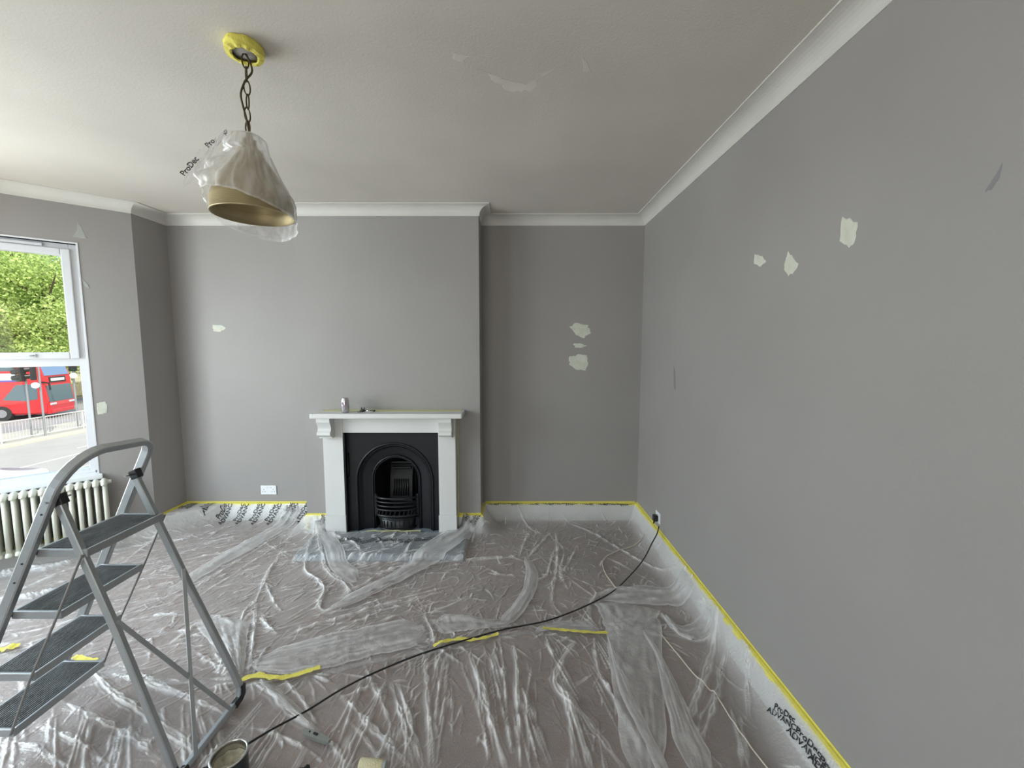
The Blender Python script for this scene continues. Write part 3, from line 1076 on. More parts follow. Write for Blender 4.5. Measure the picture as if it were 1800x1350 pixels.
def splat(X, Y, Z, HZE, rowY, feats):
    """add fold ridges to a structured grid (X, Y are 2-D)"""
    xs = X[0]
    for pts, wdt, hh, hz in feats:
        P = smooth_path([Vector((a, b, 0)) for a, b in pts], 5) if len(pts) > 3 else [Vector((a, b, 0)) for a, b in pts]
        q = np.array([(p.x, p.y) for p in P])
        ext = wdt * 5
        i0 = np.searchsorted(xs, q[:, 0].min() - ext); i1 = np.searchsorted(xs, q[:, 0].max() + ext)
        if i1 - i0 < 1:
            continue
        colm = Y[:, (i0 + i1) // 2 if i1 < len(xs) else i0]
        ymin = q[:, 1].min() - ext; ymax = q[:, 1].max() + ext
        sub = (Y[:, i0:i1] >= ymin) & (Y[:, i0:i1] <= ymax)
        rws = np.where(sub.any(axis=1))[0]
        if len(rws) == 0:
            continue
        j0, j1 = rws[0], rws[-1] + 1
        xx = X[j0:j1, i0:i1]; yy = Y[j0:j1, i0:i1]
        wob = (vnoise(xx, yy, 22, 11) - 0.5) * min(wdt * 2.2, 0.016)
        best = np.full(xx.shape, 9.0); tt = np.zeros(xx.shape)
        n = len(q) - 1
        for k in range(n):
            a, b = q[k], q[k + 1]
            ab = b - a; L2 = max((ab ** 2).sum(), 1e-9)
            t = np.clip(((xx - a[0]) * ab[0] + (yy - a[1]) * ab[1]) / L2, 0, 1)
            dd = np.hypot(xx - a[0] - t * ab[0], yy - a[1] - t * ab[1])
            m = dd < best
            best = np.where(m, dd, best); tt = np.where(m, (k + t) / n, tt)
        taper = np.clip(np.sin(np.clip(tt, 0.02, 0.98) * PI), 0, 1) ** 0.5
        e = np.abs(best + wob)
        s_ = np.exp(-(e / wdt) ** 1.3) * taper
        if hh > 0.009:   # bunched film: fine pleats running along the fold
            pl = 0.68 + 0.32 * np.cos(e / wdt * 5.5 + 7 * vnoise(xx, yy, 8, 13))
            s_ = s_ * pl
        Z[j0:j1, i0:i1] += hh * s_
        HZE[j0:j1, i0:i1] = np.maximum(HZE[j0:j1, i0:i1], HZE[j0:j1, i0:i1] * 0.6 + hz * s_ * (0.65 + 0.5 * vnoise(xx, yy, 30, 14)))


def ybound(x):
    b = np.full_like(x, YB - 0.022)
    b = np.where((x > BX0 - 0.02) & (x < BX1 + 0.02), BY - 0.022, b)
    b = np.where((x > -1.60) & (x < -0.46), 3.366, b)
    return b


def make_grid_mesh(name, X, Y, Z, HZE):
    nj, ni = X.shape
    co = np.stack([X, Y, Z], -1).reshape(-1, 3)
    idx = np.arange(nj * ni).reshape(nj, ni)
    if Y[-1, 0] < Y[0, 0]:
        idx = idx[::-1]
    f = np.stack([idx[:-1, :-1], idx[:-1, 1:], idx[1:, 1:], idx[1:, :-1]], -1).reshape(-1, 4)
    # drop collapsed faces
    A = co[f]
    hgt = np.abs(A[:, 3, 1] - A[:, 0, 1]) + np.abs(A[:, 2, 1] - A[:, 1, 1])
    wid = np.abs(A[:, 1, 0] - A[:, 0, 0]) + np.abs(A[:, 2, 0] - A[:, 3, 0])
    f = f[(hgt > 1e-4) & (wid > 1e-4)]
    me = bpy.data.meshes.new(name)
    me.vertices.add(len(co)); me.vertices.foreach_set('co', co.ravel().astype(np.float32))
    me.loops.add(f.size); me.loops.foreach_set('vertex_index', f.ravel().astype(np.int32))
    me.polygons.add(len(f))
    me.polygons.foreach_set('loop_start', (np.arange(len(f)) * 4).astype(np.int32))
    me.polygons.foreach_set('loop_total', np.full(len(f), 4, np.int32))
    me.polygons.foreach_set('use_smooth', np.ones(len(f), bool))
    me.update(calc_edges=True)
    at = me.attributes.new('haze', 'FLOAT', 'POINT')
    at.data.foreach_set('value', np.clip(HZE, 0, 1).ravel().astype(np.float32))
    return me


def xs_cols(x0, x1):
    a = np.concatenate([np.arange(-3.0, -2.3, 0.006), np.arange(-2.3, 1.155, 0.0042)])
    b = np.arange(x0, -3.0, 0.02)
    return np.unique(np.round(np.concatenate([b, a, [x1], np.linspace(1.10, x1, 14), [BX0 - 0.021, BX0 - 0.019, BX1 + 0.019, BX1 + 0.021]]), 4))


XSHEET1 = XR - 0.019
cols = xs_cols(-3.95, XSHEET1)
seamc = np.interp(cols, SX, SY)
seamc = seamc + 0.006 * np.sin(cols * 31) + 0.004 * np.sin(cols * 83 + 1)
GRIDS = {}


def clampx(X, Y):
    """keep the sheet inside the bay wall lines"""
    db = (X - XL) * (-DY) + (Y - YS) * DX
    xmin = np.where(Y > YS, XL + 0.022, XL + (0.022 - (Y - YS) * DX) / (-DY))
    xmin = np.maximum(xmin, P1[0] + 0.03)
    return np.maximum(X, xmin)


# rear sheet
nr = 430
yb = ybound(cols)
v = np.linspace(0, 1, nr)[:, None]
YR_ = (seamc - 0.035)[None, :] * (1 - v) + (YB - 0.022) * v
YR_ = np.minimum(YR_, yb[None, :])
XX = np.repeat(cols[None, :], nr, 0)
XX = clampx(XX, YR_)
ZR, HR = sheet_height(XX, YR_)
ZR += 0.004 * np.exp(-v * 40)
splat(np.repeat(cols[None, :], nr, 0), YR_, ZR, HR, None, [f for f in FOLDS + CREASES if f[0][0][1] > np.interp(f[0][0][0], SX, SY) - 0.01])
GRIDS['rear'] = (cols, YR_, ZR)
me = make_grid_mesh('dust_sheet', XX, YR_, ZR, HR)
sheetR = obj('dust_sheet', me, FILM, None)
sheetR['label'] = 'clear polythene dust sheet taped along skirting around the fireplace end'
sheetR['category'] = 'dust sheet'
# front sheet
vv = np.concatenate([np.linspace(0, 0.27, 190, endpoint=False), np.linspace(0.27, 1, 90) ** 1.0])[:, None]
YFm = seamc[None, :] * (1 - vv) + (-0.6) * vv
XX = clampx(np.repeat(cols[None, :], len(vv), 0), YFm)
ZF, HF = sheet_height(XX, YFm)
splat(np.repeat(cols[None, :], len(vv), 0), YFm, ZF, HF, None, [f for f in FOLDS + CREASES if f[0][-1][1] < np.interp(f[0][-1][0], SX, SY) + 0.01])
GRIDS['front'] = (cols, YFm, ZF)
me = make_grid_mesh('dust_sheet', XX, YFm, ZF, HF)
sheetF = obj('dust_sheet', me, FILM, None)
sheetF['label'] = 'clear wrinkled polythene dust sheet nearest the viewer, under ladder feet and tools'
sheetF['category'] = 'dust sheet'


def sheet_z(x, y):
    """film height at a floor point"""
    best = 0.012
    for key in ('rear', 'front'):
        c, Yg, Zg = GRIDS[key]
        i = int(np.clip(np.searchsorted(c, x), 1, len(c) - 1))
        colY = Yg[:, i]
        if key == 'rear':
            if y < colY[0] or y > colY[-1] + 1e-6:
                continue
            return float(np.interp(y, colY, Zg[:, i]))
        if y > colY[0] or y < colY[-1]:
            continue
        return float(np.interp(-y, -colY, Zg[:, i]))
    return best


# doubled-over lengths of film lying on the sheets (real second layers)
def film_strip(name, left, right, parent, lift=0.008, n=40, mcount=10, hump=0.012, seed=1):
    """strip between two outlines (pixels on the floor)"""
    Lp = smooth_path([Vector((*fpix(*p), 0)) for p in left], 8)
    Rp = smooth_path([Vector((*fpix(*p), 0)) for p in right], 8)

    def samp(P, t):
        k = t * (len(P) - 1); i = min(int(k), len(P) - 2)
        return P[i].lerp(P[i + 1], k - i)
    X = np.zeros((n, mcount)); Y = np.zeros((n, mcount)); Z = np.zeros((n, mcount)); Hh = np.zeros((n, mcount))
    for i in range(n):
        t = i / (n - 1)
        a = samp(Lp, t); b = samp(Rp, t)
        end = min(1.0, min(t, 1 - t) / 0.16)
        mid_ = (a + b) / 2
        k_ = 0.12 + 0.88 * end ** 0.7
        wa = 0.010 * mnoise.noise(Vector((i * 0.22, seed * 5.1, 0))); wb_ = 0.010 * mnoise.noise(Vector((i * 0.19, seed * 7.7, 4)))
        a = mid_ + (a - mid_) * k_; b = mid_ + (b - mid_) * k_
        dab = (b - a).normalized()
        a = a + dab * wa; b = b + dab * wb_
        for j in range(mcount):
            p = a.lerp(b, j / (mcount - 1))
            X[i, j] = p.x; Y[i, j] = p.y
            e = min(j, mcount - 1 - j) / (mcount / 2)
            wv = mnoise.noise(Vector((i * 0.06, j * 0.75, seed * 3.1))) * 0.5 + 0.5
            Z[i, j] = sheet_z(min(p.x, 1.14), p.y) + lift * (0.4 + 0.6 * end) + hump * wv * min(1, e * 1.5)
            st = abs(mnoise.noise(Vector((i * 0.05 + 0.25 * j * 0.1, j * 1.1, seed * 2.3))))
            st2 = max(0, mnoise.noise(Vector((i * 0.3, j * 0.5, seed + 40))))
            Hh[i, j] = ((0.50 if j in (0, mcount - 1) else 0.16) + 0.75 * max(0, st - 0.12) + 0.35 * st2) * (0.25 + 0.75 * end)
    me = bpy.data.meshes.new(name)
    me.from_pydata([(X[i, j], Y[i, j], Z[i, j]) for i in range(n) for j in range(mcount)], [],
                   [(i * mcount + j, i * mcount + j + 1, (i + 1) * mcount + j + 1, (i + 1) * mcount + j) for i in range(n - 1) for j in range(mcount - 1)])
    at = me.attributes.new('haze', 'FLOAT', 'POINT')
    at.data.foreach_set('value', Hh.ravel().astype(np.float32))
    return obj(name, me, FOLDFILM, parent, smooth=True)


film_strip('film_fold', [(1060, 1068), (1066, 1120), (1080, 1230), (1100, 1380)], [(1160, 1075), (1163, 1120), (1168, 1230), (1176, 1380)], sheetF, seed=1, n=60, mcount=16)
film_strip('film_fold', [(1121, 1105), (1150, 1150), (1168, 1230), (1205, 1380)], [(1135, 1105), (1182, 1190), (1215, 1260), (1275, 1380)], sheetF, seed=2, n=60, mcount=14, lift=0.014)
film_strip('film_fold', [(1066, 1120), (1090, 1220), (1120, 1280), (1160, 1380)], [(1072, 1120), (1100, 1200), (1145, 1290), (1190, 1380)], sheetF, seed=22, n=40, mcount=8, lift=0.016)
film_strip('film_fold', [(916, 978), (924, 1000), (920, 1035), (895, 1070), (868, 1098)], [(930, 978), (945, 1005), (941, 1040), (918, 1078), (885, 1108)], sheetR, seed=3)
film_strip('film_fold', [(447, 1150), (560, 1120), (650, 1100), (740, 1082)], [(440, 1190), (560, 1178), (660, 1152), (764, 1132)], sheetR, seed=4, n=70, mcount=20, hump=0.02)
film_strip('film_fold', [(575, 1062), (650, 1030), (705, 1000), (770, 952), (846, 908)], [(590, 1078), (660, 1044), (722, 1014), (800, 972), (852, 925)], sheetR, seed=5, n=60, mcount=12, lift=0.014)
film_strip('film_fold', [(764, 1084), (800, 1080), (860, 1088), (900, 1092)], [(768, 1118), (810, 1110), (870, 1105), (905, 1100)], sheetR, seed=6)
film_strip('film_fold', [(1050, 1040), (1110, 1030), (1180, 1034), (1230, 1020)], [(1062, 1060), (1120, 1062), (1190, 1066), (1245, 1060)], sheetR, seed=7, n=50, hump=0.02)
film_strip('film_fold', [(1040, 1056), (1050, 1070), (1058, 1090), (1062, 1108)], [(1160, 1068), (1160, 1080), (1150, 1092), (1130, 1110)], sheetR, seed=8, n=40, mcount=20, hump=0.022)
film_strip('film_fold', [(300, 1028), (380, 980), (460, 936), (538, 892)], [(300, 1048), (380, 1000), (470, 950), (548, 904)], sheetR, seed=9, n=60, mcount=10)
film_strip('film_fold', [(452, 1196), (478, 1225), (508, 1255), (535, 1275)], [(462, 1194), (496, 1215), (530, 1250), (550, 1276)], sheetF, seed=11)
film_strip('film_fold', [(940, 1110), (955, 1098), (1000, 1092), (1040, 1090)], [(945, 1112), (960, 1108), (1000, 1110), (1060, 1112)], sheetR, seed=12)
film_strip('film_fold', [(1160, 1078), (1180, 1090), (1200, 1100), (1250, 1085)], [(1165, 1085), (1182, 1108), (1215, 1126), (1250, 1120)], sheetR, seed=13, hump=0.02)

film_strip('film_fold', [(330, 1085), (355, 1115), (385, 1150), (410, 1190)], [(440, 1085), (437, 1115), (432, 1150), (430, 1190)], sheetR, seed=14, n=50, mcount=22, hump=0.018)
film_strip('film_fold', [(548, 925), (566, 965), (580, 1000), (612, 1030)], [(572, 925), (596, 960), (614, 990), (640, 1015)], sheetR, seed=15, n=40, mcount=12, hump=0.012)

# tape lengths
def tape_strip(label, px, wd, parent=None, lift=0.013, m=TAPE, zf=None):
    P = smooth_path([Vector((*fpix(*p), 0)) for p in px], 7)
    bm = NB()
    prev = None
    n = len(P)
    for i, p in enumerate(P):
        d = (P[min(i + 1, n - 1)] - P[max(i - 1, 0)]).normalized()
        nn = Vector((-d.y, d.x, 0))
        wv = wd * (1 + 0.15 * math.sin(i * 1.7))
        row = []
        for k, o in enumerate((-1, -0.3, 0.3, 1)):
            q = p + nn * (wv / 2 * o)
            z = max(sheet_z(q.x, q.y), sheet_z(p.x, p.y)) + lift + random.uniform(-0.002, 0.003)
            row.append(bm.verts.new((q.x, q.y, z)))
        if prev:
            for k in range(3):
                bm.faces.new((prev[k], prev[k + 1], row[k + 1], row[k]))
        prev = row
    o = obj('masking_tape', bm, m, smooth=True)
    o['label'] = label; o['category'] = 'tape'
    return o


tape_strip('crinkled yellow tape on the sheets beside the ladder rear foot', [(414, 1203), (448, 1190), (490, 1194), (530, 1185), (563, 1175)], 0.030)
tape_strip('yellow tape piece on the sheets crossed by the black cable', [(762, 1138), (800, 1127), (840, 1127), (876, 1117)], 0.022)
tape_strip('short straight yellow tape piece right of the black cable', [(954, 1105), (985, 1109), (1020, 1112), (1069, 1114)], 0.020)
tape_strip('yellow tape piece seen behind the ladder front rail at left edge', [(-20, 1150), (5, 1143), (32, 1138)], 0.045)
tape_strip('yellow tape scrap seen under the ladder lowest tread', [(128, 1158), (148, 1162), (170, 1165)], 0.03)


def tape_run(label, path, prof):
    bm = NB(); wall_sweep(bm, path, prof, closed_prof=False)
    o = obj('masking_tape', bm, TAPE)
    o['label'] = label; o['category'] = 'tape'
    return o


TP = [(0.0008, 0.180), (0.001, 0.1700), (0.0100, 0.1700), (0.0205, 0.1640), (0.0260, 0.1500)]
tape_run('long yellow tape along the top of the right wall skirting', [(XR, YF), (XR, YB)], TP)
tape_run('yellow tape along the skirting of the right alcove back wall', [(XR - 0.02, YB), (BX1 + 0.02, YB)], TP)
tape_run('yellow tape along the skirting on the chimney breast right of surround', [(BX1, YB - 0.03), (BX1, BY), (-0.47, BY)], TP)
tape_run('yellow tape along the skirting of the left alcove below the white socket', [(BX0 - 0.02, YB), (XL, YB), (XL, YS), P1], TP)
tape_run('yellow tape on the chimney breast skirting left of surround', [(-1.60, BY), (BX0, BY), (BX0, YB - 0.03)], [(0.0008, 0.176), (0.001, 0.1690), (0.0085, 0.1695), (0.0155, 0.158), (0.0200, 0.140)])
# tape frame around the film gathered left of the surround, and along the hearth
for xa, xb_, lb in ((-1.806, -1.780, 'upright yellow tape piece at the chimney breast left corner skirting'), (-1.622, -1.602, 'upright yellow tape piece beside the surround left plinth')):
    bm = NB(); box(bm, xa, xb_, BY - 0.024, BY - 0.0225, 0.04, 0.15)
    o = obj('masking_tape', bm, TAPE); o['label'] = lb; o['category'] = 'tape'
bm = NB()
nn_ = 14
prev = None
for i in range(nn_ + 1):
    x = -1.24 + 0.46 * i / nn_
    yy = 3.352 + 0.006 * math.sin(i * 1.1)
    row = [bm.verts.new((x, yy, HZ + 0.024)), bm.verts.new((x, yy + 0.03, HZ + 0.020 + 0.002 * (i % 3)))]
    if prev:
        bm.faces.new((prev[0], row[0], row[1], prev[1]))
    prev = row
o = obj('masking_tape', bm, PALETAPE); o['label'] = 'pale yellow tape on the hearth in front of the black grate'; o['category'] = 'tape'


# printed lettering on the film
def text_mesh(s, size):
    cu = bpy.data.curves.new('t', 'FONT')
    cu.body = s
    cu.size = size
    cu.align_x = 'CENTER'
    cu.space_line = 0.85
    cu.resolution_u = 3
    cu.offset = size * 0.022
    to = bpy.data.objects.new('t', cu)
    COL.objects.link(to)
    dg = bpy.context.evaluated_depsgraph_get()
    me = bpy.data.meshes.new_from_object(to.evaluated_get(dg))
    bpy.data.objects.remove(to)
    bm = NB(); bm.from_mesh(me)
    bmesh.ops.triangulate(bm, faces=bm.faces[:])
    bmesh.ops.subdivide_edges(bm, edges=[e for e in bm.edges if e.calc_length() > size * 0.25], cuts=1)
    bmesh.ops.triangulate(bm, faces=bm.faces[:])
    return bm


def rise_point(l):
    """distance l down the film from the tape -> (distance from wall, z), typical profile"""
    wv = 0.13 + 0.20 * 0.35
    t = 0; acc = 0; pd, pz = 0.021, RISE
    N = 60
    for k in range(1, N + 1):
        tt = k / N
        d_, z_ = 0.021 + wv * tt, RISE * (1 - tt) ** 3.2
        seg = math.hypot(d_ - pd, z_ - pz)
        if acc + seg >= l:
            f = (l - acc) / seg
            return pd + (d_ - pd) * f
        acc += seg; pd, pz = d_, z_
    return 0.021 + wv + (l - acc)


def print_on_wall_film(parent, origin, along, inward, s0, lc, ang, size, txt='ProDec\nADVANCE', squash=1.0):
    bm = text_mesh(txt, size)
    ca, sa = math.cos(ang), math.sin(ang)
    for v_ in bm.verts:
        x, y = v_.co.x, v_.co.y + size * 0.35
        a = x * ca - y * sa
        b = (x * sa + y * ca) * squash
        l = max(0.003, lc - b)
        dd = rise_point(l)
        p = Vector(origin) + Vector(along) * (s0 + a) + Vector(inward) * dd
        v_.co = Vector((p.x, p.y, sheet_z(p.x, p.y) + 0.006))
    return obj('printed_text', bm, PRINT, parent)


# left alcove: a row of slanted prints
for i, s0 in enumerate((0.10, 0.26, 0.41, 0.56, 0.71, 0.86, 1.01, 1.15)):
    print_on_wall_film(sheetR, (XL, YB, 0), (1, 0, 0), (0, -1, 0), s0, 0.088 + 0.004 * (i % 3), math.radians(92 - 3 * i), 0.052)
print_on_wall_film(sheetR, (XL, YS, 0), (0, 1, 0), (1, 0, 0), 0.22, 0.05, math.radians(60), 0.030)
# right alcove: only the upper halves show, right under the tape
for i in range(11):
    print_on_wall_film(sheetR, (BX1, YB, 0), (1, 0, 0), (0, -1, 0), 0.08 + i * 0.128, 0.030, math.radians((-8, 4, 12, -5)[i % 4]), 0.040, 'ProDec', 1.0)
# right of the surround
print_on_wall_film(sheetR, (-0.46, BY, 0), (1, 0, 0), (0, -1, 0), 0.05, 0.06, math.radians(80), 0.042)
print_on_wall_film(sheetR, (-0.46, BY, 0), (1, 0, 0), (0, -1, 0), 0.15, 0.04, math.radians(60), 0.036)
print_on_wall_film(sheetR, (BX0, BY, 0), (1, 0, 0), (0, -1, 0), 0.17, 0.03, math.radians(70), 0.034)
# right wall, close to the viewer
for i, (yy, a, sz) in enumerate(((1.435, 8, 0.040), (1.565, 20, 0.036), (1.31, 5, 0.042))):
    print_on_wall_film(sheetF, (XR, 0, 0), (0, -1, 0), (-1, 0, 0), -yy, 0.075, math.radians(a), sz, squash=0.8)


def print_flat(parent, u, v, ang, size, z0=0.0, txt='ProDec\nADVANCE'):
    c0 = on_z(u, v, z0 + 0.01)
    bm = text_mesh(txt, size)
    ca, sa = math.cos(ang), math.sin(ang)
    for v_ in bm.verts:
        x, y = v_.co.x, v_.co.y
        px_, py_ = c0.x + x * ca - y * sa, c0.y + x * sa + y * ca
        py_ = min(py_, 3.36)
        v_.co = Vector((px_, py_, sheet_z(px_, py_) + 0.003))
    return obj('printed_text', bm, PRINT, parent)


for (u, v_, a) in ((596, 952, 15), (625, 950, -20), (651, 951, 40), (678, 951, 10), (704, 952, -8), (729, 950, 12), (757, 947, 30), (784, 944, 60)):
    print_flat(sheetR, u, v_, math.radians(a), 0.034, HZ)

# ------------------------------------------------------------------ cables
def black_cable():
    pts = []
    plug = on_x(1158, 925, XR - 0.045)
    pts.append(plug + Vector((0.0, 0, 0.0)))
    pts.append(on_x(1155, 938, XR - 0.06))
    q = on_z(1146, 955, 0.16); pts.append(q)
    q = on_z(1130, 985, 0.06); pts.append(q)
    for (u, v_) in ((1105, 1013), (1075, 1040), (1020, 1068), (960, 1090), (890, 1104), (820, 1123), (740, 1149), (660, 1180), (600, 1210), (540, 1247), (480, 1283), (430, 1309), (390, 1335), (340, 1356), (280, 1380)):
        p = on_z(u, v_, 0.035)
        pts.append(Vector((p.x, p.y, max(0.03, sheet_z(p.x, p.y) + 0.010))))
    bm = NB(); tube(bm, smooth_path(pts, 6), 0.0045, 8)
    o = obj('power_cable', bm, BLACK, smooth=True)
    o['label'] = 'black power cable running from the right wall socket across the dust sheets'
    o['category'] = 'cable'


black_cable()


def floor_cable(label, px, r, z=0.0065, m=BEIGE, over=False):
    pts = [on_z(u, v_, z) for u, v_ in px]
    if over:
        pts = smooth_path(pts, 5)
        pts = [Vector((q.x, q.y, sheet_z(q.x, q.y) + 0.004)) for q in pts]
    bm = NB(); tube(bm, smooth_path(pts, 6), r, 8)
    o = obj('cable', bm, m, smooth=True)
    o['label'] = label; o['category'] = 'cable'


floor_cable('beige cable on the sheet running diagonally to the bottom right', [(1160, 1112), (1225, 1189), (1262, 1227), (1300, 1285), (1352, 1352), (1380, 1390)], 0.0032, 0.02, over=True)
floor_cable('thin beige cable looping under the sheet in the right alcove', [(985, 912), (1050, 933), (1110, 965), (1135, 950), (1128, 943)], 0.003)
floor_cable('curved pale cable on the sheet near the black cable middle', [(1132, 948), (1115, 958), (1075, 972), (1060, 985), (1063, 1005), (1085, 1036)], 0.0035, 0.02, over=True)
floor_cable('small pale loop of cable under the sheet in the right alcove', [(1047, 918), (1052, 927), (1070, 932), (1085, 925)], 0.003)

# ------------------------------------------------------------------ sockets
def double_socket():
    c = on_y(473, 861, YB)
    t = thing('wall_socket', 'white double wall socket low in the left alcove', 'socket', (c.x, YB, c.z))
    bm = NB(); box(bm, -0.073, 0.073, -0.009, -0.0005, -0.043, 0.043, 0.003)
    obj('face_plate', bm, SOCKET, t)
    for sx in (-1, 1):
        bm = NB(); box(bm, sx * 0.017 - 0.008, sx * 0.017 + 0.008, -0.013, -0.008, 0.018, 0.034, 0.002)
        obj('rocker_switch', bm, SOCKET, t)
        for (hx, hz, ww, hh) in ((0, 0.006, 0.004, 0.009), (-0.011, -0.014, 0.008, 0.004), (0.011, -0.014, 0.008, 0.004)):
            bm = NB(); box(bm, sx * 0.043 + hx - ww / 2, sx * 0.043 + hx + ww / 2, -0.0095, -0.0088, hz - hh / 2, hz + hh / 2)
            obj('pin_hole', bm, DARK, t)


double_socket()
c = on_x(1158, 909, XR)
sk = thing('wall_socket', 'white single wall socket on the right wall near the corner', 'socket', (XR, c.y, c.z))
bm = NB(); box(bm, -0.010, -0.0005, -0.046, 0.046, -0.043, 0.043, 0.003)
obj('face_plate', bm, SOCKET, sk)
bm = NB(); box(bm, -0.0135, -0.009, 0.018, 0.03, 0.012, 0.03, 0.002)
obj('rocker_switch', bm, SOCKET, sk)
pl = thing('plug', 'black mains plug pushed into the right wall socket', 'plug', (XR - 0.011, c.y, c.z))
bm = NB()
box(bm, -0.036, 0.0, -0.022, 0.022, -0.030, 0.018, 0.007)
obj('plug_body', bm, BLACK, pl)
bm = NB()
tube(bm, [(-0.022, 0, -0.025), (-0.030, 0, -0.052)], [0.008, 0.005], 10)
obj('cable_grip', bm, BLACK, pl)

# ------------------------------------------------------------------ stepladder
lad = thing('stepladder', 'aluminium folding stepladder with four dark treads standing on the plastic at left', 'ladder', (0, 0, 0))


def rail_x(z):
    return -1.637 - 0.477 * (1.09 - z)


YN, YFR = 1.402, 1.752      # near / far rail
zt = 0.024


def yn(z): return YN - 0.012 * (1.09 - z)
def yf(z): return YFR + 0.012 * (1.09 - z)


hoop = []
zs = [zt + 0.012, 0.3, 0.6, 0.9, 1.09]
for z in zs:
    hoop.append((rail_x(z), yn(z), z))
R = 0.13; ztop = 1.25
mid = (YN + YFR) / 2
for k in range(0, 9):
    a = PI - (PI / 2) * k / 8
    y = YN + R + R * math.cos(a); z = ztop - R + R * math.sin(a) * 1.0
    hoop.append((rail_x(z) + 0.0, y, z))
R2 = 0.06
for k in range(0, 9):
    a = PI / 2 - (PI / 2) * k / 8
    y = YFR - R2 + R2 * math.cos(a); z = ztop - 0.012 - R2 + R2 * math.sin(a)
    hoop.append((rail_x(z), y, z))
for z in zs[::-1]:
    hoop.append((rail_x(z), yf(z), z))
# section: wide side across the climbing direction; build as a frame following the curve
bm = NB()
up = Vector((0.9, 0, 0.43)).normalized()
tube(bm, hoop, 0.0180, rect=True, flat=0.66, up=(0.903, 0, -0.43))
obj('front_frame', bm, ALU, lad)


def rear_x(z):
    return -1.632 + 0.378 * (1.09 - z)


NI, FI = YN + 0.026, YFR - 0.026
rear = [(rear_x(1.10), NI, 1.10), (rear_x(0.6), NI - 0.018, 0.6), (rear_x(0.16), NI - 0.046, 0.16), (rear_x(0.09), NI - 0.050, 0.08), (rear_x(0.085), NI - 0.042, 0.040), (rear_x(0.085), NI - 0.01, 0.032),
        (rear_x(0.085), FI - 0.01, 0.032), (rear_x(0.085), FI + 0.012, 0.038), (rear_x(0.09), FI + 0.024, 0.08), (rear_x(0.16), FI + 0.022, 0.16), (rear_x(0.6), FI + 0.008, 0.6), (rear_x(1.10), FI, 1.10)]
bm = NB(); tube(bm, rear, 0.0135, rect=True, flat=0.8, up=(0.95, 0, 0.3))
obj('rear_frame', bm, ALU, lad)
for yy in (NI, FI):
    M = Matrix.Translation((rear_x(1.09) + 0.004, yy, 1.092)) @ Matrix.Rotation(math.radians(-20), 4, 'Y')
    bm = NB(); box(bm, -0.016, 0.020, -0.014, 0.014, -0.022, 0.018, 0.004, M=M)
    obj('hinge_cap', bm, BLACK, lad)
    bm = NB(); tube(bm, [(rear_x(1.09), yy - 0.042, 1.092), (rear_x(1.09), yy + 0.042, 1.092)], 0.004, 8)
    obj('rivet', bm, STEEL, lad)
# rear feet: black corner sleeves
for yy, s_ in ((NI - 0.052, -1), (FI + 0.022, 1)):
    xb = rear_x(0.085)
    bm = NB(); tube(bm, [(xb + 0.002, yy + s_ * 0.006, 0.085), (xb + 0.003, yy + s_ * 0.002, 0.045), (xb + 0.003, yy - s_ * 0.014, 0.033), (xb + 0.003, yy - s_ * 0.05, 0.030)], 0.0145, rect=True, flat=0.95, up=(1, 0, 0.2))
    obj('rubber_foot', bm, BLACK, lad)
for yy in (yn(0.03), yf(0.03)):
    bm = NB(); box(bm, rail_x(0.03) - 0.026, rail_x(0.03) + 0.02, yy - 0.016, yy + 0.016, 0.014, 0.06, 0.004)
    obj('rubber_foot', bm, BLACK, lad)
# treads
TZ = [(0.907, 0.185), (0.672, 0.183), (0.430, 0.176), (0.207, 0.185)]
for z, dep in TZ:
    x0 = rail_x(z) + 0.008; x1 = x0 + dep
    y0, y1 = yn(z) + 0.014, yf(z) - 0.014
    fr = 0.008
    bm = NB()
    # frame: chamfered at the rear corners
    cc = 0.0
    box(bm, x0, x1, y0, y0 + 0.010, z - 0.026, z + 0.003, 0.002)
    box(bm, x0, x1, y1 - 0.010, y1, z - 0.026, z + 0.003, 0.002)
    box(bm, x0, x0 + 0.010, y0 + 0.01, y1 - 0.01, z - 0.026, z + 0.003, 0.002)
    box(bm, x1 - 0.010, x1, y0 + 0.01, y1 - 0.01, z - 0.026, z + 0.003, 0.002)
    tr_ = obj('tread', bm, ALU, lad)
    bm = NB()
    box(bm, x0 + 0.010, x1 - 0.010, y0 + 0.010, y1 - 0.010, z - 0.006, z + 0.001)
    nrib = 15
    for k in range(nrib):
        xx_ = x0 + 0.018 + (dep - 0.036) * k / (nrib - 1)
        box(bm, xx_ - 0.0028, xx_ + 0.0028, y0 + 0.016, y1 - 0.016, z + 0.001, z + 0.0028)
    obj('rubber_mat', bm, TREAD, tr_)
    for yy in (y0 - 0.004, y1 + 0.004):
        bm = NB(); tube(bm, [(x0 - 0.002, yy - 0.016, z - 0.012), (x0 - 0.002, yy + 0.016, z - 0.012)], 0.006, 8)
        obj('rivet', bm, BLACK, lad)
# link rods joining the treads behind
for yy in (yn(0.5) + 0.006, yf(0.5) - 0.006):
    pts = [(rail_x(z) + 0.008 + dep - 0.006, yy, z - 0.012) for z, dep in TZ]
    bm = NB(); tube(bm, pts, 0.0042, 8)
    obj('link_rod', bm, mat('dull_zinc_rod', (0.30, 0.30, 0.29), 0.45, metal=0.7), lad)
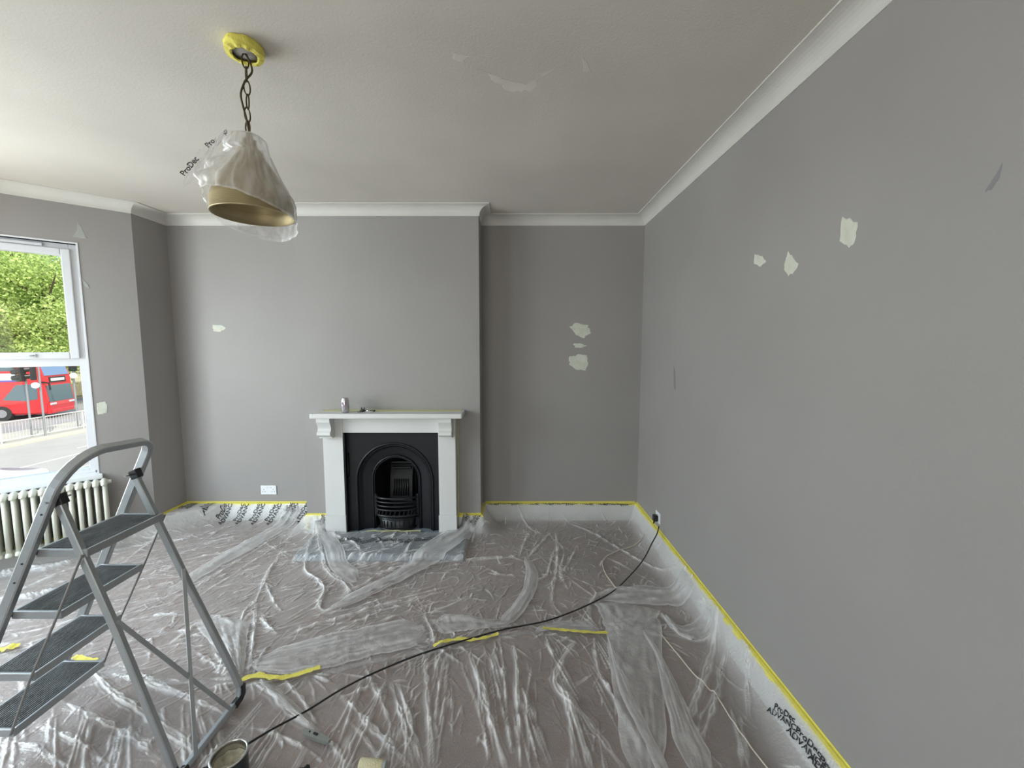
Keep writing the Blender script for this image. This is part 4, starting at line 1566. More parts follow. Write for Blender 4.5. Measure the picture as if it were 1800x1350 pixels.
# cross braces of the rear frame
bm = NB(); tube(bm, [(rear_x(0.64) + 0.014, NI - 0.016, 0.64), (rear_x(0.09) + 0.012, FI - 0.06, 0.045)], 0.0075, rect=True, flat=0.35, up=(0, 0.6, 0.8))
obj('cross_brace', bm, ALU, lad)
bm = NB(); tube(bm, [(rear_x(0.66) + 0.018, FI, 0.66), (rear_x(0.09) + 0.016, NI + 0.035, 0.045)], 0.0075, rect=True, flat=0.35, up=(0, 0.6, 0.8))
obj('cross_brace', bm, ALU, lad)
# small dark bolt heads and sticker marks on the near rail
for z in (1.05, 0.80, 0.87):
    bm = NB(); tube(bm, [(rail_x(z) + 0.004, yn(z) - 0.014, z), (rail_x(z) + 0.004, yn(z) - 0.0105, z)], 0.0035, 8)
    obj('bolt_head', bm, BLACK, lad)

# ------------------------------------------------------------------ pendant lamp
PX, PY = -1.02, 1.672
pen = thing('pendant_lamp', 'brass dome pendant lamp hanging on a dark chain from the ceiling', 'lamp', (PX, PY, H))
bm = NB(); lathe(bm, [(0.0, -0.002), (0.052, -0.002), (0.055, -0.012), (0.050, -0.026), (0.015, -0.030), (0.0, -0.030)], 32)
obj('ceiling_rose', bm, mat('pale_metal_rose', (0.40, 0.38, 0.36), 0.5), pen, smooth=True)
tp = thing('masking_tape', 'yellow masking tape wrapped round the lamp ceiling rose', 'tape', (PX, PY, H))
bm = NB()
seg = 48
rings = []
for j, (r0, z0) in enumerate(((0.064, -0.001), (0.066, -0.012), (0.066, -0.024), (0.063, -0.036), (0.048, -0.040), (0.042, -0.037))):
    ring = []
    for k in range(seg):
        a = 2 * PI * k / seg
        wob = 0.005 * mnoise.noise(Vector((math.cos(a) * 2, math.sin(a) * 2, j * 0.8)))
        dz = (0.006 * mnoise.noise(Vector((math.cos(a) * 3, math.sin(a) * 3, 7 + j * 0.3)))) if j > 1 else 0
        ring.append(bm.verts.new(((r0 + wob) * math.cos(a), (r0 + wob) * math.sin(a), z0 + dz)))
    rings.append(ring)
for A, B in zip(rings[:-1], rings[1:]):
    for k in range(seg):
        bm.faces.new((A[k], A[(k + 1) % seg], B[(k + 1) % seg], B[k]))
obj('tape_band', bm, TAPE, tp, smooth=False)
# chain
ztop_, zbot_ = -0.03, -0.325
nlink = 6
pitch = (ztop_ - zbot_) / nlink
lm = NB()
loop = []
for k in range(20):
    a = 2 * PI * k / 20
    loop.append((0.0110 * math.cos(a), 0, 0.0272 * math.sin(a)))
tube(lm, loop, 0.0028, 6, closed=True)
link = obj('chain_link', lm, CHAIN, pen, smooth=True)
for i in range(nlink):
    o = link if i == 0 else link.copy()
    if i:
        COL.objects.link(o)
    o.location = (0.003 * math.sin(i), 0.002 * math.cos(i * 2), ztop_ - pitch * (i + 0.5))
    o.rotation_euler = (0, 0, math.radians(35 + 90 * (i % 2) + 7 * i))
bm = NB()
tube(bm, smooth_path([(0.0, 0, -0.028), (0.014, 0.008, -0.055), (0.018, 0.010, -0.09), (0.004, -0.012, -0.135), (-0.014, -0.014, -0.18), (-0.012, -0.010, -0.22), (-0.002, -0.008, -0.27), (0.002, 0, -0.325)], 6), 0.0036, 8)
obj('flex_cord', bm, CHAIN, pen, smooth=True)
bm = NB(); lathe(bm, [(0.0, -0.318), (0.011, -0.32), (0.012, -0.335), (0.024, -0.345), (0.026, -0.375), (0.042, -0.385), (0.044, -0.40), (0.0, -0.402)], 28)
obj('shade_gallery', bm, BRASS, pen, smooth=True)
bm = NB()
so = [(0.036, -0.385), (0.045, -0.400), (0.062, -0.425), (0.086, -0.465), (0.113, -0.512), (0.133, -0.550), (0.1425, -0.580), (0.1425, -0.622), (0.1455, -0.625), (0.1455, -0.629), (0.141, -0.629), (0.140, -0.581), (0.130, -0.552), (0.110, -0.514), (0.083, -0.467), (0.059, -0.427), (0.034, -0.390)]
lathe(bm, so, 64)
obj('lamp_shade', bm, BRASS, pen, smooth=True)
bm = NB(); lathe(bm, [(0.0, -0.40), (0.02, -0.40), (0.022, -0.44), (0.03, -0.46), (0.032, -0.49), (0.02, -0.515), (0.0, -0.52)], 20)
obj('bulb', bm, mat('unlit_bulb', (0.55, 0.55, 0.5), 0.2), pen, smooth=True)
# plastic bag over the shade
bag = thing('plastic_bag', 'crumpled clear plastic bag pulled over the brass pendant shade', 'bag', (PX, PY, H))
nth, nt_ = 120, 56
rt = Vector((0.854, 0.521))       # to the right in the picture
fw = Vector((-0.521, 0.854))      # away from the viewer
Xb = []; hzb = []
so_r = [-x[1] for x in so[:8]]; so_v = [x[0] for x in so[:8]]
for j in range(nt_):
    t = j / (nt_ - 1)
    for k in range(nth):
        a = 2 * PI * k / nth
        ca, sa = math.cos(a), math.sin(a)         # ca: right, sa: away
        zb = 0.695 if sa > 0 else 0.60
        zb = 0.60 + 0.075 * max(0, sa) ** 0.7 + 0.045 * max(0, ca) ** 1.0 - 0.040 * max(0, -ca) ** 0.8 * (1 if sa < 0.3 else 0.4)
        z = 0.318 + (zb - 0.318) * t
        rs_ = np.interp(z, so_r, so_v, left=0.028 + 0.15 * 0, right=0.145)
        # taut cone from neck to rim on the right, looser on the left
        cone = 0.040 + 0.108 * np.clip((z - 0.33) / 0.27, 0, 1)
        r = max(rs_ + 0.005, cone if ca > -0.2 else rs_ + 0.006)
        if z < 0.39:
            r = 0.016 + 0.032 * np.clip((z - 0.318) / 0.02, 0, 1) + 0.25 * (z - 0.318)
        r = max(r, 0.03) if t > 0.02 else 0.014
        pleat = mnoise.noise(Vector((ca * 3.2 + t * 1.5, sa * 3.2, t * 2.0))) * 0.012 + mnoise.noise(Vector((ca * 9 - t * 4, sa * 9, t * 3.0))) * 0.006
        r += abs(pleat) * (0.4 + t)
        # gathered lump sticking out at the left
        da = math.atan2(sa, -ca)
        lump = 0.060 * math.exp(-(da / 0.55) ** 2 - ((z - 0.49) / 0.085) ** 2) + 0.022 * math.exp(-(da / 0.8) ** 2 - ((z - 0.36) / 0.05) ** 2)
        r += lump * (0.7 + 0.6 * mnoise.noise(Vector((da * 5, z * 30, 1))))
        x = rt.x * ca * r + fw.x * sa * r
        y = rt.y * ca * r + fw.y * sa * r
        Xb.append((x, y, -z - 0.004 * mnoise.noise(Vector((ca * 4, sa * 4, 3)))))
        hzb.append(0.10 + 1.0 * abs(mnoise.noise(Vector((ca * 4 + t * 3, sa * 4, t * 2)))) ** 1.2 + (0.35 if t > 0.97 else 0) + 3.0 * lump + 0.25 * max(0, 0.42 - z) / 0.1)
me = bpy.data.meshes.new('bag_film')
me.from_pydata(Xb, [], [(j * nth + k, j * nth + (k + 1) % nth, (j + 1) * nth + (k + 1) % nth, (j + 1) * nth + k) for j in range(nt_ - 1) for k in range(nth)])
at = me.attributes.new('haze', 'FLOAT', 'POINT'); at.data.foreach_set('value', np.clip(np.array(hzb, np.float32), 0, 1))
obj('bag_film', me, BAGFILM, bag, smooth=True)
for (du, dz, a, sz, s) in ((-0.182, -0.50, 55, 0.026, 'ProDec'), (-0.118, -0.405, 50, 0.024, 'Pro'), (-0.07, -0.352, 80, 0.014, 'AD')):
    bm = text_mesh(s, sz)
    ca, sa = math.cos(math.radians(a)), math.sin(math.radians(a))
    for v_ in bm.verts:
        x, z = v_.co.x * ca - v_.co.y * sa, v_.co.x * sa + v_.co.y * ca
        p2 = rt * (du + x) - fw * (0.040 + 0.2 * x)
        v_.co = Vector((p2.x, p2.y, dz + z))
    obj('printed_text', bm, PRINT, bag)
# loose flap that carries the print at the left
fl = []; fh = []
for j in range(14):
    for k in range(10):
        s_ = j / 13; q = k / 9
        du = -0.08 - 0.125 * s_
        dz = -0.36 - 0.17 * s_ - (q - 0.5) * (0.05 + 0.055 * s_) + 0.012 * mnoise.noise(Vector((j * 0.6, k * 0.5, 2)))
        p2 = rt * (du - 0.02 * (q - 0.5)) - fw * (0.036 + 0.010 * mnoise.noise(Vector((j * 0.5, k * 0.7, 5))))
        fl.append((p2.x, p2.y, dz)); fh.append(0.15 + 0.4 * abs(mnoise.noise(Vector((j * 0.7, k * 0.9, 8)))))
me = bpy.data.meshes.new('bag_flap')
me.from_pydata(fl, [], [(j * 10 + k, j * 10 + k + 1, (j + 1) * 10 + k + 1, (j + 1) * 10 + k) for j in range(13) for k in range(9)])
at = me.attributes.new('haze', 'FLOAT', 'POINT'); at.data.foreach_set('value', np.array(fh, np.float32))
obj('bag_flap', me, BAGFILM, bag, smooth=True)

# ------------------------------------------------------------------ things on the mantel
c = on_y(607, 724, 3.33)
can = thing('drinks_can', 'silver drinks can standing on the mantel shelf', 'can', (c.x, 3.33, 1.0955))
bm = NB(); lathe(bm, [(0.0, 0.004), (0.020, 0.004), (0.024, 0.0), (0.0325, 0.012), (0.0325, 0.104), (0.0265, 0.118), (0.0265, 0.121), (0.0245, 0.121), (0.024, 0.117), (0.0, 0.117)], 36)
obj('can_body', bm, mat('can_silver', (0.62, 0.60, 0.64), 0.25, metal=0.9), can, smooth=True)
bm = NB()
for a0 in (-110, -70):
    for k in range(4):
        a = math.radians(a0 + k * 6)
        box(bm, 0.0328 * math.cos(a) - 0.0016, 0.0328 * math.cos(a) + 0.0016, 0.0328 * math.sin(a) - 0.0008, 0.0328 * math.sin(a) + 0.0008, 0.072 - k * 0.006, 0.094 - k * 0.003)
obj('printed_mark', bm, mat('can_print', (0.30, 0.20, 0.27), 0.4), can)
bm = NB(); box(bm, -0.006, 0.006, -0.014, 0.008, 0.118, 0.120, 0.0005)
obj('ring_pull', bm, STEEL, can)
tl = thing('hand_tool', 'small black and silver hand tool lying on the mantel shelf', 'tool', (0, 0, 0))
a = on_y(636, 724, 3.34); b = on_y(659, 724, 3.34)
zc = 1.0972 + 0.012
bm = NB()
tube(bm, [(a.x - 0.012, 3.345, zc), (a.x + 0.004, 3.34, zc), (a.x + 0.022, 3.34, zc)], [0.008, 0.0125, 0.009], 12)
obj('tool_head', bm, BLACK, tl, smooth=True)
for dx in (0.0, 0.020):
    bm = NB(); lp = [(a.x + dx + 0.004 * math.sin(q), 3.34, zc + 0.014 + 0.012 * math.cos(q)) for q in [2 * PI * k / 12 for k in range(12)]]
    tube(bm, lp, 0.003, 6, closed=True)
    obj('tool_ring', bm, BLACK, tl, smooth=True)
bm = NB(); tube(bm, [(a.x + 0.02, 3.34, zc), (b.x - 0.012, 3.335, zc - 0.002)], 0.0055, 10)
obj('tool_shaft', bm, STEEL, tl, smooth=True)
bm = NB(); tube(bm, [(a.x + 0.03, 3.336, zc + 0.005), (b.x, 3.333, zc + 0.002)], 0.0032, 8)
box(bm, b.x - 0.012, b.x + 0.003, 3.327, 3.342, zc - 0.007, zc + 0.007, 0.002)
obj('tool_handle', bm, BLACK, tl)
bm = NB(); tube(bm, [(a.x - 0.036, 3.335, 1.0990), (a.x - 0.002, 3.34, 1.101)], [0.002, 0.004], 8)
obj('tool_blade', bm, BLACK, tl)

# ------------------------------------------------------------------ things on the floor in front
def restz(x, y, r=0.03):
    return max(sheet_z(x + dx, y + dy) for dx in (-r, 0, r) for dy in (-r, 0, r))


p = on_z(402, 1322, 0.125)
tin = thing('filler_tin', 'open metal tin with pale residue inside, at the ladder rear foot', 'tin', (p.x, p.y, restz(p.x, p.y) - 0.004))
bm = NB(); lathe(bm, [(0.0, 0.0), (0.060, 0.0), (0.062, 0.004), (0.060, 0.006), (0.060, 0.092), (0.063, 0.095), (0.063, 0.099), (0.057, 0.100), (0.055, 0.097), (0.055, 0.092), (0.058, 0.090), (0.058, 0.012), (0.0, 0.010)], 48)
obj('tin_body', bm, STEEL, tin, smooth=True)
bm = NB(); lathe(bm, [(0.0606, 0.010), (0.0606, 0.088)], 48)
obj('paper_label', bm, mat('dark_tin_label', (0.03, 0.035, 0.04), 0.4), tin, smooth=True)
bm = NB()
rings = []
for j in range(9):
    r = 0.0575 * j / 8
    rings.append([bm.verts.new((r * math.cos(2 * PI * k / 28), r * math.sin(2 * PI * k / 28), 0.048 + 0.012 * mnoise.noise(Vector((r * 40 * math.cos(2 * PI * k / 28), r * 40 * math.sin(2 * PI * k / 28), 1))) + 0.012 * (j / 8) ** 3)) for k in range(28)])
for A, B in zip(rings[:-1], rings[1:]):
    for k in range(28):
        bm.faces.new((A[k], A[(k + 1) % 28], B[(k + 1) % 28], B[k]))
bmesh.ops.remove_doubles(bm, verts=bm.verts[:], dist=1e-6)
obj('residue', bm, mat('wet_residue', (0.50, 0.46, 0.34), 0.12, var=0.3, scale=40), tin, smooth=True)

a = on_z(532, 1284, 0.03); b = on_z(586, 1308, 0.03)
ang = math.atan2(b.y - a.y, b.x - a.x); L_ = (b - a).length
kn = thing('utility_knife', 'grey metal utility knife lying on the front dust sheet', 'knife', (a.x, a.y, restz((a.x + b.x) / 2, (a.y + b.y) / 2, 0.05) + 0.002), ang)
bm = NB()
pts = [(0.0, -0.004), (0.012, -0.013), (0.05, -0.016), (0.10, -0.014), (0.135, -0.013), (0.148, -0.010), (0.148, 0.008), (0.135, 0.011), (0.08, 0.013), (0.03, 0.012), (0.006, 0.007)]
prism(bm, pts, 'z', 0.0, 0.014)
bmesh.ops.bevel(bm, geom=bm.edges[:], offset=0.003, segments=2, affect='EDGES')
obj('knife_body', bm, mat('grey_cast_knife', (0.36, 0.38, 0.37), 0.38, metal=0.7), kn)
bm = NB(); prism(bm, [(0.146, -0.009), (0.172, -0.009), (0.158, 0.007), (0.146, 0.007)], 'z', 0.0065, 0.0075)
obj('blade', bm, STEEL, kn)
bm = NB(); box(bm, 0.060, 0.082, -0.004, 0.005, 0.0135, 0.0175, 0.0015)
obj('blade_slider', bm, BLACK, kn)
bm = NB(); tube(bm, [(0.04, 0, 0.0138), (0.04, 0, 0.0152)], 0.004, 10)
obj('screw_head', bm, BLACK, kn)

a = on_z(632, 1343, 0.045); b = on_z(672, 1346, 0.045)
zc = restz((a.x + b.x) / 2, a.y, 0.05) + 0.021
ro = thing('roller_sleeve', 'cream mini roller sleeve lying at the bottom edge of the sheet', 'roller', (a.x, a.y, zc), math.atan2(b.y - a.y, b.x - a.x))
bm = NB()
prof = [(0.0, 0), (0.008, 0), (0.019, 0.001), (0.021, 0.005), (0.021, 0.090), (0.019, 0.094), (0.010, 0.094)]
rr = []
for (r, x) in prof:
    rr.append([bm.verts.new((x, r * math.cos(2 * PI * k / 28), r * math.sin(2 * PI * k / 28))) for k in range(28)])
for A, B in zip(rr[:-1], rr[1:]):
    for k in range(28):
        bm.faces.new((A[k], A[(k + 1) % 28], B[(k + 1) % 28], B[k]))
obj('foam_sleeve', bm, CREAM, ro, smooth=True)
bm = NB(); tube(bm, [(0.088, 0, 0), (0.104, 0, 0)], [0.020, 0.019], 24)
obj('end_cap', bm, mat('grey_end_cap', (0.35, 0.38, 0.36), 0.5), ro)

p = on_z(535, 1347, 0.05)
bo = thing('nozzle_bottle', 'black plastic bottle cap poking in at the bottom edge left of the roller sleeve', 'bottle', (p.x, p.y - 0.005, restz(p.x, p.y - 0.005) + 0.020), math.radians(60))
bm = NB(); tube(bm, [(-0.10, 0, 0), (-0.01, 0, 0), (0.0, 0, 0.0)], [0.022, 0.022, 0.014], 20)
obj('bottle_body', bm, BLACK, bo, smooth=False)
bm = NB(); tube(bm, [(0.0, 0, 0), (0.018, 0, 0), (0.022, 0, 0)], [0.011, 0.011, 0.006], 16)
obj('bottle_cap', bm, BLACK, bo)

# crumbs and chips
for (u, v_) in ((596, 1287),):
    p = on_z(u, v_, 0.015)
    bm = NB(); bmesh.ops.create_icosphere(bm, subdivisions=1, radius=0.005)
    for q in bm.verts:
        q.co = Vector((q.co.x * random.uniform(.6, 1.3), q.co.y * random.uniform(.6, 1.3), q.co.z * 0.6))
    o = obj('plaster_chip', bm, FILLER); o.location = (p.x, p.y, restz(p.x, p.y, 0.005) + 0.002)
    o['label'] = 'tiny pale plaster chip on the sheet right of the knife'; o['category'] = 'chip'

# ------------------------------------------------------------------ the street outside (room is one floor up)
GZ = -3.16
GRASS = mat('dry_verge', (0.42, 0.37, 0.20), 0.95, var=0.25, scale=0.6)
ROADM = mat('pale_asphalt', (0.40, 0.38, 0.34), 0.9, var=0.10, scale=0.5)
PAVE = mat('pale_paving', (0.46, 0.43, 0.36), 0.9, var=0.08, scale=1.2)
KERB = mat('pale_kerb_stone', (0.50, 0.47, 0.39), 0.9)
bm = NB(); box(bm, -120, -3.6, -40, 110, GZ - 0.6, GZ - 0.12)
struct('ground', bm, GRASS)
bm = NB(); box(bm, -23.9, -7.5, -40, 100, GZ - 0.4, GZ)
struct('road', bm, ROADM)
bm = NB(); box(bm, -24.15, -23.9, -40, 100, GZ - 0.4, GZ + 0.12, 0.02)
struct('kerb', bm, KERB)
bm = NB(); box(bm, -27.4, -24.15, -40, 100, GZ - 0.4, GZ + 0.10)
struct('pavement', bm, PAVE)
bm = NB(); box(bm, -40.0, -27.4, -40, 100, GZ - 0.4, GZ + 0.02)
struct('far_road', bm, mat('far_asphalt', (0.30, 0.29, 0.28), 0.9, var=0.08, scale=0.5))
WL = mat('worn_road_paint', (0.62, 0.60, 0.52), 0.8, var=0.2, scale=3)
for i, (x0, y0, ln) in enumerate(((-19.5, 14, 12), (-17.2, 12, 9), (-20.6, 19, 7))):
    bm = NB(); box(bm, x0, x0 + 0.12, y0, y0 + ln, GZ, GZ + 0.004)
    obj('road_line', bm, WL, bpy.data.objects['road'])

# pedestrian guard railing
RAILM = mat('white_railing_paint', (0.62, 0.60, 0.55), 0.5)
gr = thing('guard_railing', 'white pedestrian guard railing along the far kerb outside the window', 'railing', (-24.6, 0, GZ + 0.10))
postme = None
for i in range(17):
    y = 8 + i * 1.9
    if postme is None:
        bm = NB(); tube(bm, [(0, 0, 0), (0, 0, 1.02)], 0.035, 8)
        o = obj('post', bm, RAILM, gr); postme = o.data
    else:
        o = bpy.data.objects.new('post', postme); COL.objects.link(o); o.parent = gr
    o.location = (0, y, 0)
for z in (1.0, 0.12):
    bm = NB(); tube(bm, [(0, 6, z), (0, 40, z)], 0.03, 8)
    obj('rail', bm, RAILM, gr)
bm = NB()
for k in range(230):
    y = 7 + k * 0.14
    box(bm, -0.005, 0.005, y - 0.005, y + 0.005, 0.12, 0.98)
obj('railing_bars', bm, RAILM, gr)['kind'] = 'stuff'


# traffic lights
def traffic_light(label, u, v_base, h, face, with_disc=True, headz=(2.35, 3.3), lit=None, side=False):
    p = on_z(u, v_base, GZ + 0.1)
    t = thing('traffic_light', label, 'traffic light', (p.x, p.y, GZ + 0.10), face, 'traffic lights at the crossing')
    PM = mat('grey_signal_pole', (0.28, 0.29, 0.30), 0.5, metal=0.3)
    bm = NB(); tube(bm, [(0, 0, 0), (0, 0, h)], 0.045, 10)
    obj('pole', bm, PM, t)
    bm = NB(); box(bm, 0.08, 0.30, -0.17, 0.17, headz[0], headz[1], 0.03)
    hd = obj('signal_head', bm, BLACK, t)
    for k, colr in enumerate(((0.75, 0.02, 0.02), (0.55, 0.25, 0.02), (0.02, 0.3, 0.08))):
        z = headz[1] - 0.16 - k * (headz[1] - headz[0] - 0.3) / 2
        on = (lit == k)
        bm = NB(); tube(bm, [(0.30, 0, z), (0.315, 0, z)], 0.10, 14)
        obj('signal_lens', bm, mat('signal_lens_%s' % ('red', 'amber', 'green')[k] + ('_lit' if on else ''), colr, 0.3, emis=(colr, 2.5) if on else None), hd)
        bm = NB(); tube(bm, [(0.30, 0, z + 0.06), (0.48, 0, z + 0.05)], [0.125, 0.12], 12)
        obj('visor', bm, BLACK, hd)
    if with_disc:
        bm = NB(); tube(bm, [(0.16, 0.20, headz[0] - 0.26), (0.16, 0.23, headz[0] - 0.26)] if side else [(0.30, 0.0, headz[0] - 0.26), (0.33, 0.0, headz[0] - 0.26)], 0.15, 24)
        obj('round_sign', bm, mat('white_sign_face', (0.8, 0.85, 0.85), 0.4), t)
    return t


to_cam = lambda x, y: math.atan2(-y, -x)
traffic_light('traffic light before the bus front, three visors in profile', 80, 766, 4.0, math.radians(-131), headz=(2.95, 3.95), side=True)
traffic_light('traffic light on a grey pole before the bus side window', 56, 768, 3.9, math.radians(-100), with_disc=False, headz=(2.9, 3.8))
traffic_light('traffic light with a red lamp beside the right window edge', 138, 752, 4.3, math.radians(-42), headz=(3.3, 4.25), lit=0)

# double-decker bus
BRED = mat('red_bus_paint', (0.62, 0.025, 0.03), 0.3, coat=0.5)
BGL = mat('dark_bus_glass', (0.09, 0.14, 0.16), 0.08, spec=0.8)
hd = Vector((0.947, 0.32, 0)).normalized()
c0 = on_z(88, 737, GZ)           # near front corner on the ground
latv = Vector((hd.y, -hd.x, 0)) * -1   # towards the far side
if latv.dot(Vector((c0.x, c0.y, 0))) < 0:
    latv = -latv
bus = thing('double_decker_bus', 'red double-decker bus on the far road, seen through lower window pane', 'bus', (c0.x, c0.y, GZ))
Mb = Matrix(((hd.x, latv.x, 0, 0), (hd.y, latv.y, 0, 0), (0, 0, 1, 0), (0, 0, 0, 1)))
BL, BW, BH = 11.0, 2.5, 4.35


def bp_(name, bm, m, parent=None, smooth=False):
    for v_ in bm.verts:
        v_.co = Mb @ v_.co
    return obj(name, bm, m, parent or bus, smooth=smooth)


bm = NB()
# side profile (x forward, 0 = front), extruded across with rounded edges
pr = [(-BL, 0.35), (-BL, BH - 0.25), (-BL + 0.25, BH), (-0.9, BH), (-0.45, BH - 0.25), (-0.16, 2.85), (-0.12, 2.25), (0.0, 1.2), (0.05, 0.9), (0.0, 0.35)]
prism(bm, pr, 'y', 0, BW)
bmesh.ops.bevel(bm, geom=[e for e in bm.edges if abs(e.verts[0].co.y - e.verts[1].co.y) < 0.01], offset=0.12, segments=3, affect='EDGES')
bp_('body', bm, BRED)
bm = NB(); prism(bm, [(-0.50, 4.0), (-0.44, 4.02), (-0.13, 2.86), (-0.20, 2.84)], 'y', 0.15, BW - 0.15)
bp_('upper_windscreen', bm, mat('blue_sky_glass', (0.16, 0.24, 0.38), 0.08, spec=0.9))
bm = NB(); prism(bm, [(-0.16, 2.20), (-0.085, 2.20), (0.03, 1.12), (-0.05, 1.08)], 'y', 0.12, BW - 0.12)
bp_('windscreen', bm, BGL)
bm = NB(); prism(bm, [(-0.2, 2.75), (-0.125, 2.75), (-0.09, 2.38), (-0.15, 2.38)], 'y', 0.5, BW - 0.5)
dd = bp_('destination_display', bm, mat('black_display', (0.02, 0.02, 0.02), 0.4))
bm = NB()
for k in range(9):
    y0 = 0.62 + k * 0.14
    box(bm, -0.12, -0.082, y0, y0 + 0.10, 2.48, 2.66)
bp_('display_lettering', bm, mat('white_display_text', (0.8, 0.8, 0.72), 0.5), dd)
for zz, hh_, x_start, nW in ((3.2, 0.75, -1.0, 7), (1.55, 0.85, -2.6, 6)):
    for k in range(nW):
        x1 = x_start - k * 1.4
        bm = NB(); box(bm, x1 - 1.32, x1, -0.02, 0.03, zz, zz + hh_, 0.01)
        bp_('side_window', bm, BGL)
bm = NB(); prism(bm, [(-0.45, 2.35), (-0.5, 1.35), (-1.1, 1.25), (-2.2, 1.35), (-1.5, 2.3)], 'y', -0.02, 0.03)
bp_('driver_window', bm, BGL)
bm = NB(); box(bm, -8.5, -1.2, -0.03, 0.01, 2.62, 3.05)
bp_('advert_panel', bm, mat('pale_blue_advert', (0.55, 0.62, 0.80), 0.4))
bm = NB(); box(bm, -8.5, -1.2, -0.035, 0.012, 2.52, 2.60)
bp_('advert_border', bm, mat('blue_advert_edge', (0.10, 0.10, 0.45), 0.4))
for xw in (-2.3, -8.0):
    for yy in (0.0, BW - 0.25):
        bm = NB(); tube(bm, [(xw, yy - 0.04, 0.48), (xw, yy + 0.28, 0.48)], 0.48, 24)
        wl = bp_('wheel', bm, mat('tyre', (0.03, 0.03, 0.03), 0.8))
        bm = NB(); tube(bm, [(xw, yy - 0.06, 0.48), (xw, yy - 0.02, 0.48)], 0.26, 16)
        bp_('hub', bm, mat('wheel_hub', (0.35, 0.35, 0.36), 0.5, metal=0.5), wl)
for yy in (0.12, BW - 0.62):
    bm = NB(); box(bm, -0.02, 0.085, yy, yy + 0.5, 0.92, 1.05, 0.03)
    bp_('headlight', bm, mat('headlight_glass', (0.6, 0.6, 0.62), 0.15), smooth=False)
bm = NB(); box(bm, -0.2, 0.07, 0.2, BW - 0.2, 0.36, 0.6, 0.04)
bp_('bumper', bm, BRED)
bm = NB(); tube(bm, [(-0.2, -0.02, 2.45), (0.25, -0.2, 2.4), (0.3, -0.22, 1.95)], 0.05, 8)
bp_('mirror', bm, BLACK)

# second bus roof line further left behind
# white car close to the house
p = on_z(8, 846, GZ)
car = thing('car', 'white car on the near road at the bottom of the window', 'car', (-15.7, 10.75, GZ), -PI / 2)
CW = mat('white_car_paint', (0.78, 0.79, 0.82), 0.25, coat=0.5)
body = [(-2.1, 0.30), (-2.15, 0.75), (-2.0, 0.95), (-1.2, 1.02), (-0.5, 1.42), (0.6, 1.47), (1.5, 1.30), (1.95, 1.0), (2.1, 0.85), (2.12, 0.35)]
bm = NB(); prism(bm, [(a_, b_) for a_, b_ in body], 'y', -0.88, 0.88)
for v_ in bm.verts:
    if v_.co.z > 1.1:
        v_.co.y *= 0.76
bmesh.ops.bevel(bm, geom=[e for e in bm.edges], offset=0.07, segments=3, affect='EDGES')
obj('car_body', bm, CW, car, smooth=True)
for s_ in (-1, 1):
    bm = NB(); prism(bm, [(-1.0, 1.03), (-0.45, 1.34), (0.55, 1.38), (1.45, 1.22), (1.7, 1.03)], 'y', s_ * 0.80 - 0.02, s_ * 0.80 + 0.02)
    for v_ in bm.verts:
        v_.co.y *= 1 - 0.35 * max(0, v_.co.z - 1.0)
    obj('side_window', bm, BGL, car)
    for xw in (-1.3, 1.3):
        bm = NB(); tube(bm, [(xw, s_ * 0.72, 0.32), (xw, s_ * 0.90, 0.32)], 0.32, 20)
        wl = obj('wheel', bm, MATS['tyre'], car)
        bm = NB(); tube(bm, [(xw, s_ * 0.89, 0.32), (xw, s_ * 0.915, 0.32)], 0.20, 14)
        obj('hub', bm, MATS['wheel_hub'], wl)
bm = NB(); prism(bm, [(-1.22, 1.04), (-0.52, 1.43), (-0.50, 1.40), (-1.15, 1.02)], 'y', -0.6, 0.6)
obj('windscreen', bm, BGL, car)

# trees beyond the road
BARK = mat('grey_bark', (0.14, 0.11, 0.08), 0.9, var=0.2, scale=3)


def leafmat(name, c):
    m = bpy.data.materials.new(name); m.use_nodes = True
    t = m.node_tree; t.nodes.clear(); L = t.links.new
    out = t.nodes.new('ShaderNodeOutputMaterial')
    df = t.nodes.new('ShaderNodeBsdfDiffuse'); tl_ = t.nodes.new('ShaderNodeBsdfTranslucent')
    at = t.nodes.new('ShaderNodeAttribute'); at.attribute_name = 'tone'
    mx = t.nodes.new('ShaderNodeMix'); mx.data_type = 'RGBA'
    mx.inputs[6].default_value = (*[q * 0.6 for q in c], 1)
    mx.inputs[7].default_value = (*[min(1, q * 1.45) for q in c], 1)
    L(at.outputs['Fac'], mx.inputs[0])
    L(mx.outputs[2], df.inputs[0]); L(mx.outputs[2], tl_.inputs[0])
    ms = t.nodes.new('ShaderNodeMixShader'); ms.inputs[0].default_value = 0.4
    L(df.outputs[0], ms.inputs[1]); L(tl_.outputs[0], ms.inputs[2]); L(ms.outputs[0], out.inputs[0])
    return m


LG = leafmat('yellow_green_leaves', (0.50, 0.62, 0.22))
LG2 = leafmat('green_leaves', (0.34, 0.48, 0.20))


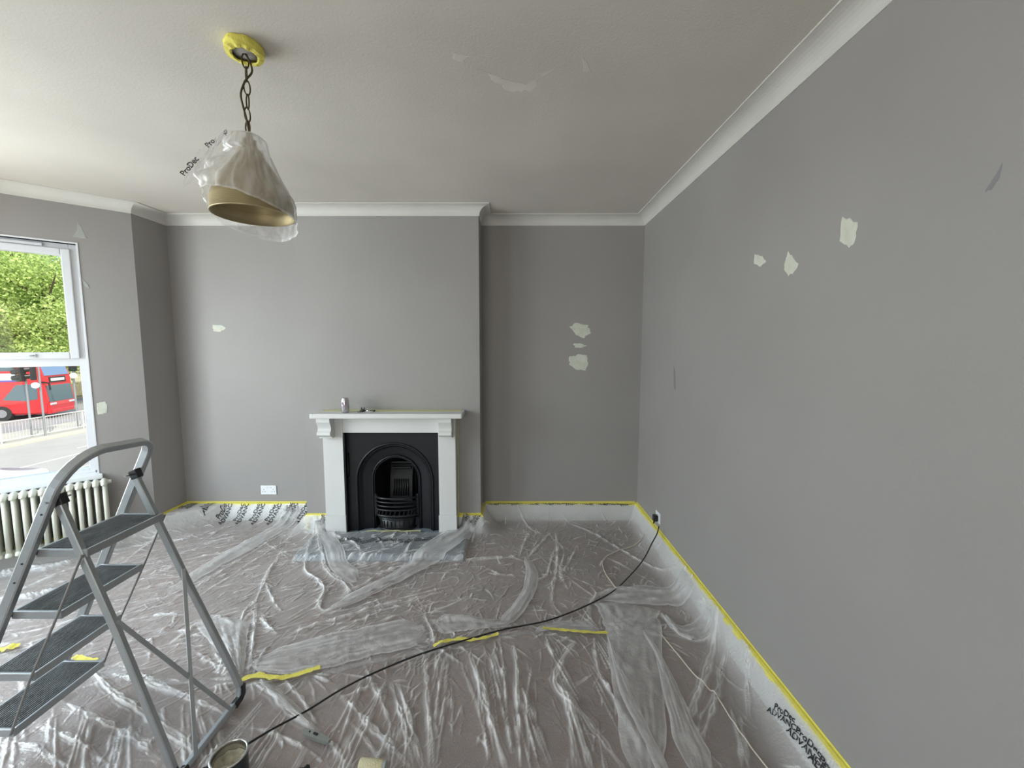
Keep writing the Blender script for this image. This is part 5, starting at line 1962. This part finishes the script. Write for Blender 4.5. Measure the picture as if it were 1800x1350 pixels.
def tree(label, x, y, h, rad_, m, n, seed, lowest=2.0):
    r = np.random.default_rng(seed)
    t = thing('tree', label, 'tree', (x, y, GZ), 0.0, 'street trees across the road')
    bm = NB()
    tube(bm, [(0, 0, -0.2), (0.1, 0, h * 0.3), (0.0, 0.1, h * 0.75)], [0.32, 0.24, 0.08], 10)
    for k in range(9):
        a = k * 2.4; z0 = h * (0.22 + 0.05 * k)
        tube(bm, [(0.05, 0, z0), (math.cos(a) * rad_ * 0.4, math.sin(a) * rad_ * 0.4, z0 + h * 0.12), (math.cos(a) * rad_ * 0.75, math.sin(a) * rad_ * 0.75, z0 + h * 0.2)], [0.13, 0.08, 0.03], 6)
    obj('trunk', bm, BARK, t)
    nc = 60
    cc_ = r.normal(size=(nc, 3)); cc_ /= np.linalg.norm(cc_, axis=1)[:, None]
    cc_ *= (r.random(nc) ** 0.4)[:, None]
    hz_ = (h - lowest) / 2
    cc_ = cc_ * [rad_ * 0.82, rad_ * 0.82, hz_ * 0.85] + [0, 0, lowest + hz_]
    idx = r.integers(0, nc, n)
    off = r.normal(size=(n, 3)); off /= np.linalg.norm(off, axis=1)[:, None]
    P = cc_[idx] + off * (r.random(n) ** 0.5)[:, None] * [1.5, 1.5, 1.15] * (rad_ / 5)
    sz = r.uniform(0.07, 0.15, n)
    A = r.normal(size=(n, 3)); A /= np.linalg.norm(A, axis=1)[:, None]
    B = np.cross(A, r.normal(size=(n, 3))); B /= np.linalg.norm(B, axis=1)[:, None]
    V = np.stack([P - A * sz[:, None], P + B * sz[:, None] * 0.6, P + A * sz[:, None], P - B * sz[:, None] * 0.6], 1).reshape(-1, 3)
    me = bpy.data.meshes.new('foliage')
    me.vertices.add(4 * n); me.vertices.foreach_set('co', V.ravel().astype(np.float32))
    me.loops.add(4 * n); me.loops.foreach_set('vertex_index', np.arange(4 * n, dtype=np.int32))
    me.polygons.add(n); me.polygons.foreach_set('loop_start', (np.arange(n) * 4).astype(np.int32)); me.polygons.foreach_set('loop_total', np.full(n, 4, np.int32))
    me.update(calc_edges=True)
    at = me.attributes.new('tone', 'FLOAT', 'POINT')
    tone = np.clip(r.normal(0.5, 0.30, n), 0, 1)
    at.data.foreach_set('value', np.repeat(tone, 4).astype(np.float32))
    o = obj('foliage', me, m, t); o['kind'] = 'stuff'


def tloc(u, dist):
    d = ray(u, 608); d = Vector((d.x, d.y, 0)).normalized() * dist
    return d.x, d.y


for (label, u, dist, h, rr_, m, seed) in (('large yellow-green tree filling the upper window pane', 85, 50, 15.0, 6.0, LG, 1),
                                          ('broad green tree at the left edge of the upper window pane', -30, 53, 16.5, 6.5, LG, 2),
                                          ('darker green tree seen between the other trees behind the bus', 40, 62, 15, 6.5, LG2, 3),
                                          ('green tree beside the right jamb of the window', 175, 60, 12.5, 5.5, LG2, 4)):
    x, y = tloc(u, dist)
    tree(label, x, y, h, rr_, m, 24000, seed, 1.6)
# low boundary wall with fence across the far road
bm = NB(); box(bm, -42.5, -42.2, 10, 75, GZ, GZ + 1.3)
o = obj('boundary_wall', bm, mat('buff_brick_wall', (0.50, 0.42, 0.26), 0.9, var=0.15, scale=4))
o['label'] = 'low buff boundary wall behind the bus across the far road'; o['category'] = 'wall'
